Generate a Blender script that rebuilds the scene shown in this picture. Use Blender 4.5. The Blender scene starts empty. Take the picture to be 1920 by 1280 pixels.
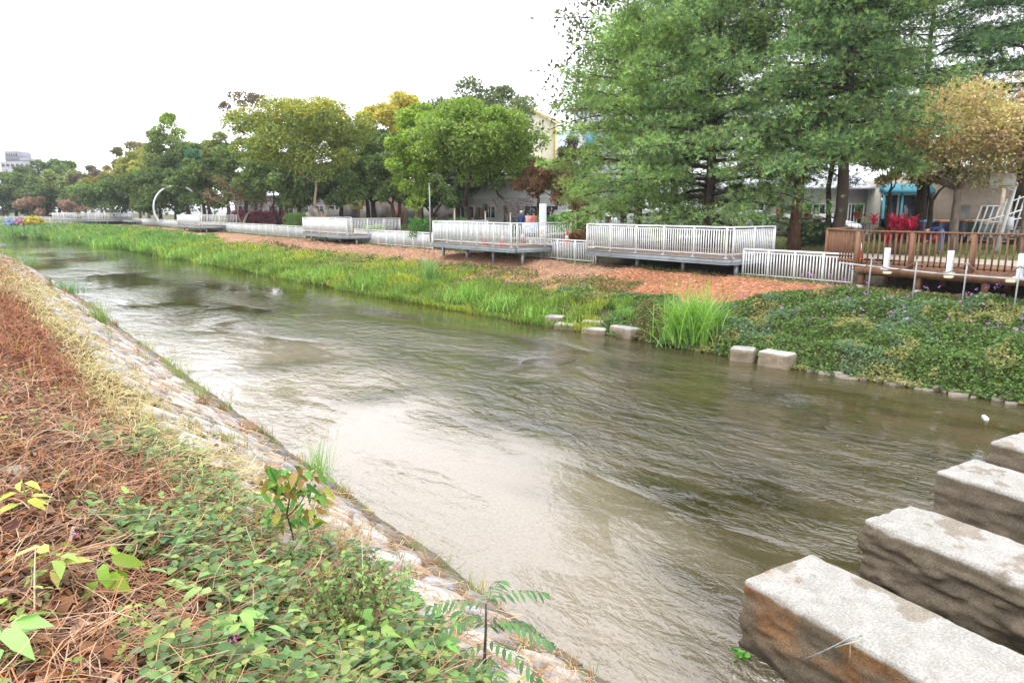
import bpy, math, random
import numpy as np
from mathutils import Vector, Matrix

# ------------------------------------------------------------------ helpers
SC = bpy.context.scene
COL = SC.collection
F_PX, CAMH = 1330.0, 4.2
PITCH = math.atan(248 / F_PX)
YAW = math.radians(37.5)
cp, sp, cy, sy = math.cos(PITCH), math.sin(PITCH), math.cos(YAW), math.sin(YAW)
# world: Y runs up the river, X across it to the far bank, water level z = 0

def unp(px, py, z):
    """point at height z seen at photo pixel (px, py)"""
    a = (px - 960) / F_PX; b = (640 - py) / F_PX
    fw = cp + b * sp; up = b * cp - sp
    t = (z - CAMH) / up
    r, f = a * t, fw * t
    return np.array([r * cy + f * sy, -r * sy + f * cy, z])

def y_at(px, x, z):
    a = (px - 960) / F_PX; up = z - CAMH
    return (x * cy - a * cp * x * sy + a * up * sp) / (a * cp * cy + sy)

def atd(px, fwd, z=2.4):
    r = (px - 960) * fwd / 1353.0
    return np.array([r * cy + fwd * sy, -r * sy + fwd * cy, z])

def z_at(py, fwd):
    b = (640 - py) / F_PX
    return CAMH + fwd * (b * cp - sp) / (cp + b * sp)

def rs(seed): return np.random.RandomState(seed)

def tag(o, label=None, cat=None, group=None, kind=None):
    if label: o['label'] = label
    if cat: o['category'] = cat
    if group: o['group'] = group
    if kind: o['kind'] = kind
    return o

def empty(name, loc, rz=0.0, label=None, cat=None, group=None):
    o = bpy.data.objects.new(name, None); COL.objects.link(o)
    o.empty_display_size = 0.2
    o.location = [float(v) for v in loc]; o.rotation_euler = (0, 0, rz)
    return tag(o, label, cat, group)

def mesh_obj(name, V, F, mat, parent=None, cols=None, smooth=False, loc=None):
    """V (N,3); F list of (M,k) int arrays"""
    V = np.asarray(V, np.float32).reshape(-1, 3)
    me = bpy.data.meshes.new(name)
    F = [np.asarray(f, np.int32) for f in F if len(f)]
    nl = sum(f.size for f in F); nf = sum(len(f) for f in F)
    me.vertices.add(len(V)); me.vertices.foreach_set('co', V.ravel())
    me.loops.add(nl); me.polygons.add(nf)
    me.loops.foreach_set('vertex_index', np.concatenate([f.ravel() for f in F]))
    tot = np.concatenate([np.full(len(f), f.shape[1], np.int32) for f in F])
    st = np.zeros(nf, np.int32); st[1:] = np.cumsum(tot)[:-1]
    me.polygons.foreach_set('loop_start', st)
    try: me.polygons.foreach_set('loop_total', tot)
    except Exception: pass
    if smooth: me.polygons.foreach_set('use_smooth', np.ones(nf, bool))
    me.update(calc_edges=True)
    if cols is not None:
        at = me.color_attributes.new('Col', 'FLOAT_COLOR', 'POINT')
        c = np.ones((len(V), 4), np.float32); c[:, :3] = cols
        at.data.foreach_set('color', c.ravel())
    o = bpy.data.objects.new(name, me); COL.objects.link(o)
    if mat is not None:
        for m in (mat if isinstance(mat, (list, tuple)) else [mat]): me.materials.append(m)
    if parent is not None: o.parent = parent
    if loc is not None: o.location = [float(v) for v in loc]
    return o

class MB:
    """collects boxes, bars, tubes and faces into one mesh"""
    def __init__(s): s.v = []; s.f = {}; s.n = 0; s.c = []
    def add(s, V, faces, col=(.5, .5, .5)):
        V = np.asarray(V, float).reshape(-1, 3)
        for f in faces:
            s.f.setdefault(len(f), []).append([i + s.n for i in f])
        s.v.append(V); s.n += len(V)
        s.c.append(np.tile(np.asarray(col, float), (len(V), 1)) if np.ndim(col) == 1 else np.asarray(col))
        return s
    def box(s, c, d, rz=0.0, M=None, col=(.5, .5, .5), taper=1.0):
        x, y, z = d[0] / 2, d[1] / 2, d[2] / 2; t = taper
        V = np.array([[-x, -y, -z], [x, -y, -z], [x, y, -z], [-x, y, -z], [-x * t, -y * t, z], [x * t, -y * t, z], [x * t, y * t, z], [-x * t, y * t, z]])
        if M is not None: V = V @ np.array(M).T
        if rz:
            ca, sa = math.cos(rz), math.sin(rz)
            V = V @ np.array([[ca, sa, 0], [-sa, ca, 0], [0, 0, 1]])
        return s.add(V + np.asarray(c, float), [(0, 3, 2, 1), (4, 5, 6, 7), (0, 1, 5, 4), (1, 2, 6, 5), (2, 3, 7, 6), (3, 0, 4, 7)], col)
    def bar(s, a, b, w, h=None, col=(.5, .5, .5)):
        """box bar from a to b, w wide, h high"""
        a = np.asarray(a, float); b = np.asarray(b, float); h = h or w
        d = b - a; L = np.linalg.norm(d); d = d / L
        u = np.array([0, 0, 1.0]) if abs(d[2]) < .9 else np.array([0, 1.0, 0])
        r = np.cross(d, u); r /= np.linalg.norm(r); u = np.cross(r, d)
        V = []
        for p in (a, b):
            for i, j in ((-1, -1), (1, -1), (1, 1), (-1, 1)): V.append(p + r * i * w / 2 + u * j * h / 2)
        return s.add(V, [(0, 1, 2, 3), (7, 6, 5, 4), (0, 4, 5, 1), (1, 5, 6, 2), (2, 6, 7, 3), (3, 7, 4, 0)], col)
    def tube(s, P, R, n=8, col=(.5, .5, .5), cap=True):
        P = np.asarray(P, float); m = len(P)
        R = np.full(m, R) if np.ndim(R) == 0 else np.asarray(R, float)
        T = np.gradient(P, axis=0); T /= np.linalg.norm(T, axis=1)[:, None] + 1e-9
        u = np.array([1.0, 0.13, 0.07]) if abs(T[0][2]) > .7 else np.array([0.05, 0.02, 1.0])
        V = []
        for i in range(m):
            r = np.cross(T[i], u); r /= np.linalg.norm(r) + 1e-9; w = np.cross(r, T[i]); u = w
            a = np.arange(n) * 2 * math.pi / n
            V.append(P[i] + R[i] * (np.cos(a)[:, None] * r + np.sin(a)[:, None] * w))
        fs = []
        for i in range(m - 1):
            for k in range(n):
                fs.append((i * n + k, i * n + (k + 1) % n, (i + 1) * n + (k + 1) % n, (i + 1) * n + k))
        if cap: fs.append(tuple(range(n))[::-1]); fs.append(tuple((m - 1) * n + k for k in range(n)))
        return s.add(np.concatenate(V), fs, col)
    def lathe(s, c, prof, n=16, col=(.5, .5, .5)):
        V = []; fs = []
        for r, z in prof:
            for k in range(n):
                a = 2 * math.pi * k / n; V.append((c[0] + r * math.cos(a), c[1] + r * math.sin(a), c[2] + z))
        for i in range(len(prof) - 1):
            for k in range(n): fs.append((i * n + k, i * n + (k + 1) % n, (i + 1) * n + (k + 1) % n, (i + 1) * n + k))
        fs.append(tuple(range(n))[::-1]); fs.append(tuple((len(prof) - 1) * n + k for k in range(n)))
        return s.add(V, fs, col)
    def prism(s, P, z0, z1, col=(.5, .5, .5)):
        n = len(P); V = [(p[0], p[1], z0) for p in P] + [(p[0], p[1], z1) for p in P]
        fs = [tuple(range(n))[::-1], tuple(range(n, 2 * n))]
        for k in range(n): fs.append((k, (k + 1) % n, n + (k + 1) % n, n + k))
        return s.add(V, fs, col)
    def build(s, name, mat, parent=None, smooth=False, color=True, loc=None, bevel=0):
        o = mesh_obj(name, np.concatenate(s.v), [np.array(f) for f in s.f.values()], mat, parent,
                     np.concatenate(s.c) if color else None, smooth, loc)
        if bevel:
            b = o.modifiers.new('bevel', 'BEVEL'); b.width = bevel; b.segments = 2; b.limit_method = 'ANGLE'
        return o

def vnoise(x, y, scale, seed=0, octaves=3):
    x = np.asarray(x, float); y = np.asarray(y, float)
    out = 0; amp = 1; tot = 0
    for o in range(octaves):
        r = rs(seed * 31 + o); g = r.rand(257, 257)
        X = x / scale; Y = y / scale
        xi = np.floor(X).astype(int); yi = np.floor(Y).astype(int)
        fx = X - xi; fy = Y - yi; fx = fx * fx * (3 - 2 * fx); fy = fy * fy * (3 - 2 * fy)
        a = g[xi % 257, yi % 257]; b = g[(xi + 1) % 257, yi % 257]
        c = g[xi % 257, (yi + 1) % 257]; d = g[(xi + 1) % 257, (yi + 1) % 257]
        out = out + amp * ((a * (1 - fx) + b * fx) * (1 - fy) + (c * (1 - fx) + d * fx) * fy)
        tot += amp; amp *= .5; scale *= .5
    return out / tot

def sstep(a, b, x):
    t = np.clip((np.asarray(x, float) - a) / (b - a), 0, 1); return t * t * (3 - 2 * t)

def unit(v): return v / (np.linalg.norm(v, axis=-1, keepdims=True) + 1e-9)

# ---- bulk leaves / blades
def leaf_arrays(P, T, N, L, W, kind='diamond', fold=.18, droop=0.0):
    """P base, T direction, N normal, L, W arrays. returns V (n,k,3), faces (m, q) relative"""
    n = len(P); T = unit(T); S = unit(np.cross(T, N)); N = np.cross(S, T)
    L = np.broadcast_to(L, n)[:, None]; W = np.broadcast_to(W, n)[:, None]
    if kind == 'diamond':
        V = np.stack([P, P + T * L * .45 + S * W * .5 + N * W * fold, P + T * L - N * L * droop, P + T * L * .45 - S * W * .5 + N * W * fold], 1)
        F = np.array([[0, 1, 2, 3]])
    elif kind == 'broad':
        m1 = P + T * L * .3 + N * 0; m2 = P + T * L * .66 - N * L * droop * .4
        V = np.stack([P, P + T * L * .22 + S * W * .42 + N * W * fold, P + T * L * .6 + S * W * .4 + N * W * fold - N * L * droop * .35,
                      P + T * L - N * L * droop, P + T * L * .6 - S * W * .4 + N * W * fold - N * L * droop * .35, P + T * L * .22 - S * W * .42 + N * W * fold, m1, m2], 1)
        F = np.array([[0, 1, 6, 6], [1, 2, 7, 6], [2, 3, 7, 7], [3, 4, 7, 7], [4, 5, 6, 7], [5, 0, 6, 6]])
    elif kind == 'tri':
        V = np.stack([P - S * W * .5, P + S * W * .5, P + T * L], 1); F = np.array([[0, 1, 2]])
    return V, F

class Bulk:
    def __init__(s): s.V = []; s.F = {}; s.C = []; s.n = 0
    def add(s, V, F, C):
        n, k, _ = V.shape
        off = (np.arange(n) * k + s.n)[:, None, None]
        for f in F:
            f = list(f)
            q = f if len(set(f)) == len(f) else list(dict.fromkeys(f))
            s.F.setdefault(len(q), []).append((np.array(q)[None, :] + off[:, :, 0]).reshape(-1, len(q)))
        s.V.append(V.reshape(-1, 3)); C = np.asarray(C, float)
        if C.ndim == 1: C = np.tile(C, (n, 1))
        s.C.append(np.repeat(C, k, 0) if C.shape[0] == n else C); s.n += n * k
        return s
    def leaves(s, P, T, N, L, W, C, kind='diamond', fold=.18, droop=0.0):
        V, F = leaf_arrays(np.asarray(P, float), T, N, L, W, kind, fold, droop); return s.add(V, F, C)
    def blades(s, P, az, lean, L, W, curve, C, seg=3):
        """grass blades: az azimuth, lean from vertical, curve extra droop"""
        n = len(P); H = np.stack([np.cos(az), np.sin(az), 0 * az], 1); S = np.stack([-np.sin(az), np.cos(az), 0 * az], 1)
        pts = [np.asarray(P, float)]; ang = np.array(lean, float); L = np.broadcast_to(L, n); W = np.broadcast_to(W, n)
        for k in range(seg):
            d = H * np.sin(ang)[:, None] + np.array([0, 0, 1.0]) * np.cos(ang)[:, None]
            pts.append(pts[-1] + d * (L / seg)[:, None]); ang = ang + curve / seg
        V = []
        for k in range(seg):
            w = (W * (1 - .55 * k / seg) * .5)[:, None]; V += [pts[k] - S * w, pts[k] + S * w]
        V.append(pts[-1]); V = np.stack(V, 1)
        F = [[2 * k, 2 * k + 1, 2 * k + 3, 2 * k + 2] for k in range(seg - 1)] + [[2 * seg - 2, 2 * seg - 1, 2 * seg]]
        return s.add(V, F, C)
    def strands(s, P, D, L, W, bend, C):
        """thin dry stalks lying around: ribbons of 3 segments"""
        n = len(P); D = unit(D); B = unit(bend); S = unit(np.cross(D, np.array([0, 0, 1.0]) + .3 * B)); L = np.broadcast_to(L, n)[:, None]; W = np.broadcast_to(W, n)[:, None]
        V = []
        for k, t in enumerate((0, .33, .66, 1)):
            c = P + D * L * t + B * L * (t * (1 - t)) * .5; V += [c - S * W / 2, c + S * W / 2]
        return s.add(np.stack(V, 1), [[0, 1, 3, 2], [2, 3, 5, 4], [4, 5, 7, 6]], C)
    def build(s, name, mat, parent=None, smooth=False):
        return mesh_obj(name, np.concatenate(s.V), [np.concatenate(f) for f in s.F.values()], mat, parent, np.concatenate(s.C), smooth)

def pick(r, n, pal, var=.2):
    pal = np.array(pal, float); i = r.randint(0, len(pal), n)
    c = pal[i] * (1 + var * (r.rand(n, 1) * 2 - 1)) * (1 + .07 * (r.rand(n, 3) * 2 - 1))
    return np.clip(c, .003, .95)

def rdir(r, n, zs=1.0):
    v = r.randn(n, 3); v[:, 2] *= zs; return unit(v)

# ------------------------------------------------------------------ materials
MATS = {}
def nmat(name):
    m = bpy.data.materials.new(name); m.use_nodes = True; m.node_tree.nodes.clear(); MATS[name] = m
    return m, m.node_tree.nodes, m.node_tree.links
def N_(ns, t, **kw):
    n = ns.new(t)
    for k, v in kw.items():
        if k in n.inputs.keys() if isinstance(k, str) else False: n.inputs[k].default_value = v
        else: setattr(n, k, v)
    return n

def foliage(name, trans=.3, rough=.55, spec=.25):
    m, ns, lk = nmat(name)
    at = ns.new('ShaderNodeAttribute'); at.attribute_name = 'Col'
    oi = ns.new('ShaderNodeObjectInfo'); mx = ns.new('ShaderNodeMix'); mx.data_type = 'RGBA'; mx.blend_type = 'MULTIPLY'; mx.inputs[0].default_value = 1
    lk.new(at.outputs['Color'], mx.inputs[6]); lk.new(oi.outputs['Color'], mx.inputs[7])
    p = ns.new('ShaderNodeBsdfPrincipled'); p.inputs['Roughness'].default_value = rough; p.inputs['Specular IOR Level'].default_value = spec
    t = ns.new('ShaderNodeBsdfTranslucent'); ms = ns.new('ShaderNodeMixShader'); ms.inputs[0].default_value = trans
    lk.new(mx.outputs[2], p.inputs['Base Color'])
    hs = ns.new('ShaderNodeHueSaturation'); hs.inputs['Saturation'].default_value = 1.15; hs.inputs['Value'].default_value = 1.25
    lk.new(mx.outputs[2], hs.inputs['Color']); lk.new(hs.outputs[0], t.inputs['Color'])
    out = ns.new('ShaderNodeOutputMaterial')
    lk.new(p.outputs[0], ms.inputs[1]); lk.new(t.outputs[0], ms.inputs[2]); lk.new(ms.outputs[0], out.inputs[0])
    return m

def surf(name, col=None, rough=.6, metal=0.0, nscale=8.0, namt=.25, bump=.15, bscale=None, bdist=.02, spec=.4, dirt=None, dscale=1.5, damt=.5, stretch=None, coat=0.0):
    """painted / stone / wood / metal surface with procedural variation; col None = vertex colour 'Col'"""
    m, ns, lk = nmat(name)
    tc = ns.new('ShaderNodeTexCoord'); mp = ns.new('ShaderNodeMapping')
    if stretch: mp.inputs['Scale'].default_value = stretch
    lk.new(tc.outputs['Object'], mp.inputs[0])
    no = ns.new('ShaderNodeTexNoise'); no.inputs['Scale'].default_value = nscale; no.inputs['Detail'].default_value = 7; no.inputs['Roughness'].default_value = .62
    lk.new(mp.outputs[0], no.inputs['Vector'])
    mr = ns.new('ShaderNodeMapRange'); mr.inputs['From Min'].default_value = .3; mr.inputs['From Max'].default_value = .7
    mr.inputs['To Min'].default_value = 1 - namt; mr.inputs['To Max'].default_value = 1 + namt
    lk.new(no.outputs[0], mr.inputs[0])
    if col is None:
        src = ns.new('ShaderNodeAttribute'); src.attribute_name = 'Col'; so = src.outputs['Color']
    else:
        src = ns.new('ShaderNodeRGB'); src.outputs[0].default_value = (*col, 1); so = src.outputs[0]
    mu = ns.new('ShaderNodeVectorMath'); mu.operation = 'SCALE'; lk.new(so, mu.inputs[0]); lk.new(mr.outputs[0], mu.inputs['Scale'])
    last = mu.outputs[0]
    if dirt:
        n2 = ns.new('ShaderNodeTexNoise'); n2.inputs['Scale'].default_value = dscale; n2.inputs['Detail'].default_value = 6; lk.new(mp.outputs[0], n2.inputs['Vector'])
        m2 = ns.new('ShaderNodeMapRange'); m2.inputs['From Min'].default_value = .48; m2.inputs['From Max'].default_value = .72; m2.inputs['To Max'].default_value = damt
        lk.new(n2.outputs[0], m2.inputs[0])
        mx = ns.new('ShaderNodeMix'); mx.data_type = 'RGBA'; lk.new(m2.outputs[0], mx.inputs[0]); lk.new(last, mx.inputs[6]); mx.inputs[7].default_value = (*dirt, 1); last = mx.outputs[2]
    p = ns.new('ShaderNodeBsdfPrincipled'); p.inputs['Roughness'].default_value = rough; p.inputs['Metallic'].default_value = metal
    p.inputs['Specular IOR Level'].default_value = spec; p.inputs['Coat Weight'].default_value = coat
    lk.new(last, p.inputs['Base Color'])
    if bump:
        n3 = ns.new('ShaderNodeTexNoise'); n3.inputs['Scale'].default_value = bscale or nscale * 3; n3.inputs['Detail'].default_value = 8; lk.new(mp.outputs[0], n3.inputs['Vector'])
        b = ns.new('ShaderNodeBump'); b.inputs['Strength'].default_value = bump; b.inputs['Distance'].default_value = bdist
        lk.new(n3.outputs[0], b.inputs['Height']); lk.new(b.outputs[0], p.inputs['Normal'])
    out = ns.new('ShaderNodeOutputMaterial'); lk.new(p.outputs[0], out.inputs[0])
    return m

M_leaf = foliage('leaf', .30)
M_needle = foliage('needle', .15, .55, .2)
M_grass = foliage('grass_blade', .35, .5, .3)
M_litter = foliage('litter', .08, .8, .1)
M_plant = foliage('plant_leaf', .22, .5, .28)
M_bark = surf('bark', None, .9, nscale=6, namt=.4, bump=.8, bscale=14, bdist=.04, spec=.1, stretch=(1, 1, .3))
M_white = surf('white_paint', (.78, .80, .81), .4, nscale=5, namt=.05, bump=.04, dirt=(.42, .40, .36), dscale=2.2, damt=.35)
M_steel = surf('galvanised_steel', (.36, .40, .42), .45, .5, nscale=9, namt=.18, bump=.06, dirt=(.2, .2, .19), damt=.5)
M_deck = surf('deck_board', (.20, .15, .12), .75, nscale=10, namt=.3, bump=.3, stretch=(4, .4, 4), spec=.2)
M_bwood = surf('brown_timber', (.19, .095, .052), .7, nscale=9, namt=.35, bump=.35, stretch=(3, 3, .4), spec=.25, dirt=(.30, .17, .10), damt=.5)
M_conc = surf('concrete', (.40, .39, .36), .9, nscale=6, namt=.2, bump=.3, spec=.15, dirt=(.22, .2, .16), damt=.6)
M_paint = surf('coloured_paint', None, .5, nscale=4, namt=.10, bump=.03, spec=.4)
M_rough = surf('coloured_masonry', None, .85, nscale=3, namt=.16, bump=.25, bscale=25, spec=.15)
M_cloth = surf('cloth', None, .9, nscale=12, namt=.15, bump=.3, bscale=18, bdist=.02, spec=.1)
M_stick = surf('dead_wood', None, .85, nscale=14, namt=.35, bump=.5, bscale=40, bdist=.006, spec=.15)
M_plastic = surf('plastic', None, .35, nscale=6, namt=.08, bump=.02, spec=.5)
M_glass = surf('dark_glass', (.025, .03, .035), .08, nscale=2, namt=.2, bump=0, spec=.6)
M_rubber = surf('rubber', (.02, .02, .02), .8, nscale=8, namt=.2, bump=.1)
M_chrome = surf('wheel_metal', (.5, .5, .52), .3, .8, nscale=6, namt=.1, bump=0)
# car paint takes its colour from the object
m, ns, lk = nmat('car_paint')
oi = ns.new('ShaderNodeObjectInfo'); p = ns.new('ShaderNodeBsdfPrincipled'); p.inputs['Roughness'].default_value = .25; p.inputs['Coat Weight'].default_value = .5
no = ns.new('ShaderNodeTexNoise'); no.inputs['Scale'].default_value = 3; mr = ns.new('ShaderNodeMapRange'); mr.inputs['To Min'].default_value = .85; mr.inputs['To Max'].default_value = 1.08
lk.new(no.outputs[0], mr.inputs[0]); mu = ns.new('ShaderNodeVectorMath'); mu.operation = 'SCALE'; lk.new(oi.outputs['Color'], mu.inputs[0]); lk.new(mr.outputs[0], mu.inputs['Scale'])
lk.new(mu.outputs[0], p.inputs['Base Color']); out = ns.new('ShaderNodeOutputMaterial'); lk.new(p.outputs[0], out.inputs[0]); M_car = m

# ------------------------------------------------------------------ camera, light
cam = bpy.data.cameras.new('camera'); co = bpy.data.objects.new('camera', cam); COL.objects.link(co); SC.camera = co
cam.sensor_width = 36; cam.lens = F_PX / 1920 * 36; cam.clip_start = .05; cam.clip_end = 6000
co.location = (0, 0, CAMH); co.rotation_euler = (math.pi / 2 - PITCH, 0, -YAW)
SC.render.resolution_x = 1024; SC.render.resolution_y = 682
SUN_EL, SUN_AZ = math.radians(58), math.radians(-60)     # azimuth measured from +Y towards +X
w = bpy.data.worlds.new('World'); SC.world = w; w.use_nodes = True; ns = w.node_tree.nodes; lk = w.node_tree.links; ns.clear()
sk = ns.new('ShaderNodeTexSky'); sk.sky_type = 'NISHITA'; sk.sun_disc = False; sk.sun_elevation = SUN_EL; sk.sun_rotation = SUN_AZ; sk.dust_density = 2
tc = ns.new('ShaderNodeTexCoord'); sx = ns.new('ShaderNodeSeparateXYZ'); lk.new(tc.outputs['Generated'], sx.inputs[0])
# overcast: luminance rises towards the zenith, soft cloud mottling
mr = ns.new('ShaderNodeMapRange'); mr.inputs['From Min'].default_value = 0; mr.inputs['From Max'].default_value = 1; mr.inputs['To Min'].default_value = 16.5; mr.inputs['To Max'].default_value = 23.0
lk.new(sx.outputs['Z'], mr.inputs[0])
mpn = ns.new('ShaderNodeMapping'); mpn.inputs['Scale'].default_value = (1, 1, 2.6); lk.new(tc.outputs['Generated'], mpn.inputs[0])
no = ns.new('ShaderNodeTexNoise'); no.inputs['Scale'].default_value = 2.3; no.inputs['Detail'].default_value = 5; lk.new(mpn.outputs[0], no.inputs['Vector'])
m2 = ns.new('ShaderNodeMapRange'); m2.inputs['From Min'].default_value = .3; m2.inputs['From Max'].default_value = .7; m2.inputs['To Min'].default_value = .93; m2.inputs['To Max'].default_value = 1.1
lk.new(no.outputs[0], m2.inputs[0])
mm = ns.new('ShaderNodeMath'); mm.operation = 'MULTIPLY'; lk.new(mr.outputs[0], mm.inputs[0]); lk.new(m2.outputs[0], mm.inputs[1])
cl = ns.new('ShaderNodeVectorMath'); cl.operation = 'SCALE'; cl.inputs[0].default_value = (.985, .985, 1.03); lk.new(mm.outputs[0], cl.inputs['Scale'])
mx = ns.new('ShaderNodeMix'); mx.data_type = 'RGBA'; mx.inputs[0].default_value = .93
lk.new(sk.outputs[0], mx.inputs[6]); lk.new(cl.outputs[0], mx.inputs[7])
bg = ns.new('ShaderNodeBackground'); bg.inputs[1].default_value = .12; lk.new(mx.outputs[2], bg.inputs[0])
out = ns.new('ShaderNodeOutputWorld'); lk.new(bg.outputs[0], out.inputs[0])
sl = bpy.data.lights.new('sun', 'SUN'); sl.energy = 1.1; sl.angle = math.radians(14); sl.color = (1, .97, .92)
so = bpy.data.objects.new('sun', sl); COL.objects.link(so)
sd = Vector((math.sin(SUN_AZ) * math.cos(SUN_EL), math.cos(SUN_AZ) * math.cos(SUN_EL), math.sin(SUN_EL)))
so.rotation_euler = sd.to_track_quat('Z', 'Y').to_euler()
SC.view_settings.view_transform = 'Standard'; SC.view_settings.look = 'None'; SC.view_settings.exposure = 0.3; SC.view_settings.gamma = 1

# ------------------------------------------------------------------ terrain
def NE(y): return np.interp(y, [-60, 45, 64, 90, 103, 115, 130, 160, 260], [4.05, 4.05, 3.6, 3.5, 2.6, -2, -9, -25, -80])
def FE(y): return np.interp(y, [-60, 5, 10, 16, 20, 30, 44, 58, 88, 117, 141, 200, 260], [19.5, 18.1, 17.3, 17.2, 16.6, 16.2, 15.5, 15.2, 13.8, 9.9, 4.8, -22, -60])
FX = 23.4
def FXf(y): return np.interp(y, [-60, 124, 138, 146, 155, 177, 260], [23.4, 23.4, 20.6, 18.0, 15.5, 9.4, -18])
def ground(x, y):
    x = np.asarray(x, float); y = np.asarray(y, float)
    n = NE(y); e = FE(y)
    s = n - x
    zn = np.where(s < 2.05, .7 * s, 1.435 + .56 * (s - 2.05)); zn = np.minimum(zn, 2.55)
    zn = zn + np.where(s > 2.1, (vnoise(x, y, .9, 3) - .5) * .22, 0)
    t = np.clip((x - e) / np.maximum(np.minimum(FXf(y) - e - .6, 6.2), 1), 0, 1)
    zf = 1.7 * t ** .85 + (vnoise(x, y, 1.4, 5) - .5) * .22 * sstep(0, .15, t) * (1 - sstep(-.4, .2, x - FXf(y))) - .02
    zf = zf + .66 * sstep(1.0, 2.8, x - FXf(y))
    zm = np.full_like(x, -.45)
    z = np.where(x < n, zn, np.where(x > e, zf, zm))
    # soften the toe under water
    return z
xs = np.concatenate([[-1500, -700, -300, -150, -80, -50, -35, -25, -18, -13, -10], np.arange(-8, 28, .2), np.arange(28, 70, 1.5), [75, 85, 100, 130, 180, 260, 400, 700, 1500]])
ys = np.concatenate([[-1500, -600, -250, -120, -60, -40, -25, -15, -10, -7, -5], np.arange(-4, 45, .22), np.arange(45, 130, .6), np.arange(130, 220, 2), [230, 245, 260, 300, 380, 500, 800, 1500, 3000]])
X, Y = np.meshgrid(xs, ys, indexing='ij'); Z = ground(X, Y)
nx, ny = len(xs), len(ys)
V = np.stack([X, Y, Z], -1).reshape(-1, 3)
I = np.arange(nx * ny).reshape(nx, ny)
Fq = np.stack([I[:-1, :-1], I[1:, :-1], I[1:, 1:], I[:-1, 1:]], -1).reshape(-1, 4)
def mulch_lo(y):   # share of the far bank (0 water .. 1 fence) covered by plants
    return np.interp(y, [-40, 8, 11, 13, 14.2, 15.6, 17, 20, 27, 33, 42, 47, 56, 70, 85, 100, 130], [.93, .92, .9, .84, .62, .40, .56, .52, .52, .46, .42, .40, .44, .52, .66, .80, .88])
def far_t(x, y): return (x - FE(y)) / np.maximum(FXf(y) - FE(y), 1)
C = np.zeros_like(V); x, y = V[:, 0], V[:, 1]
nz = vnoise(x, y, 1.6, 11); nz2 = vnoise(x, y, .5, 12)
C[:] = (.11, .12, .055)
near = x < NE(y)
C[near] = np.array([.09, .055, .035]) * (.75 + .6 * nz2[near, None])
rr = near & (NE(y) - x < 2.1); C[rr] = np.array([.20, .165, .13]) * (.8 + .4 * nz2[rr, None])
wet = near & (NE(y) - x < .16); C[wet] = (.12, .105, .075)
ng = near & (y > 55); C[ng] = (.13, .14, .05)
bed = (~near) & (x < FE(y)); C[bed] = (.15, .13, .08)
bank = (x >= FE(y)) & (x < FXf(y) + 1.2)
t = far_t(x, y); ml = mulch_lo(y) + (nz - .5) * .25
C[bank] = np.array([.07, .075, .03])
mu_ = bank & (t > ml - .06)
mc = np.where((y < 22)[:, None], np.array([[.34, .155, .08]]), np.array([[.34, .20, .125]])) * (.7 + .6 * nz2[:, None])
C[mu_] = mc[mu_]
top = bank & (t > .93) & (nz > .42); C[top] = (.13, .14, .055)
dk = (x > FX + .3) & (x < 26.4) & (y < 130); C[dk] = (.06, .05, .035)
park = (x >= 26.4) & (x < 46); C[park] = np.array([.10, .115, .045]) * (.7 + .6 * nz[park, None])
lit = park & (vnoise(x, y, 3, 21) > .55); C[lit] = (.16, .14, .07)
C[x > 46] = (.26, .26, .25)
M_ground = surf('ground', None, .95, nscale=7, namt=.4, bump=.9, bscale=18, bdist=.05, spec=.08)
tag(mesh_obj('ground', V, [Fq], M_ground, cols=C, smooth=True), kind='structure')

# ------------------------------------------------------------------ water
wx = np.concatenate([np.arange(-90, 3.2, 3), np.arange(3.2, 20.5, .12)])
wy = np.concatenate([np.arange(-60, -3, 3), np.arange(-3, 36, .14), np.arange(36, 100, .6), np.arange(100, 262, 3)])
X, Y = np.meshgrid(wx, wy, indexing='ij')
sh_edge = np.interp(Y, [-3, 3.4, 5, 6.7, 9.2, 12.5, 16, 21, 26, 40], [4.3, 5.0, 6.2, 7.0, 7.5, 7.9, 8.3, 8.8, 7.5, 5.5])
wob = (vnoise(X, Y * .55, 1.6, 41) - .5) * 1.8 + (vnoise(X * 1.6, Y * .5, .5, 42) - .5) * .7
sand = 1 - sstep(-1.5, 1.3, X - sh_edge + wob * 1.3)
sand = sand * (1 - sstep(22, 36, Y))
patch = sstep(.55, .66, vnoise(X * .9 + Y * .25, Y * .3, 1.3, 43)) * .14
# olive gaps in the shoal
for (a, b, ra, rb) in ((6.7, 18.5, 1.6, .8), (7.4, 14.3, 1.5, .7), (5.8, 25.5, 1.0, 1.2), (6.2, 4.6, .35, 1.0)):
    sand = sand * (1 - .8 * np.exp(-((X - a) / ra) ** 2 - ((Y - b) / rb) ** 2))
bedc = np.stack([np.clip(sand + patch * (1 - sand), 0, 1), sstep(.35, .75, vnoise(X, Y * .4, 2.3, 44)), sstep(0, 1.4, FE(Y) - X)], -1).reshape(-1, 3)
V = np.stack([X, Y, 0 * X], -1).reshape(-1, 3); I = np.arange(X.size).reshape(X.shape)
Fq = np.stack([I[:-1, :-1], I[1:, :-1], I[1:, 1:], I[:-1, 1:]], -1).reshape(-1, 4)
m, ns, lk = nmat('water')
at = ns.new('ShaderNodeAttribute'); at.attribute_name = 'Col'; sx = ns.new('ShaderNodeSeparateColor'); lk.new(at.outputs['Color'], sx.inputs[0])
geo = ns.new('ShaderNodeNewGeometry')
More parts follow.
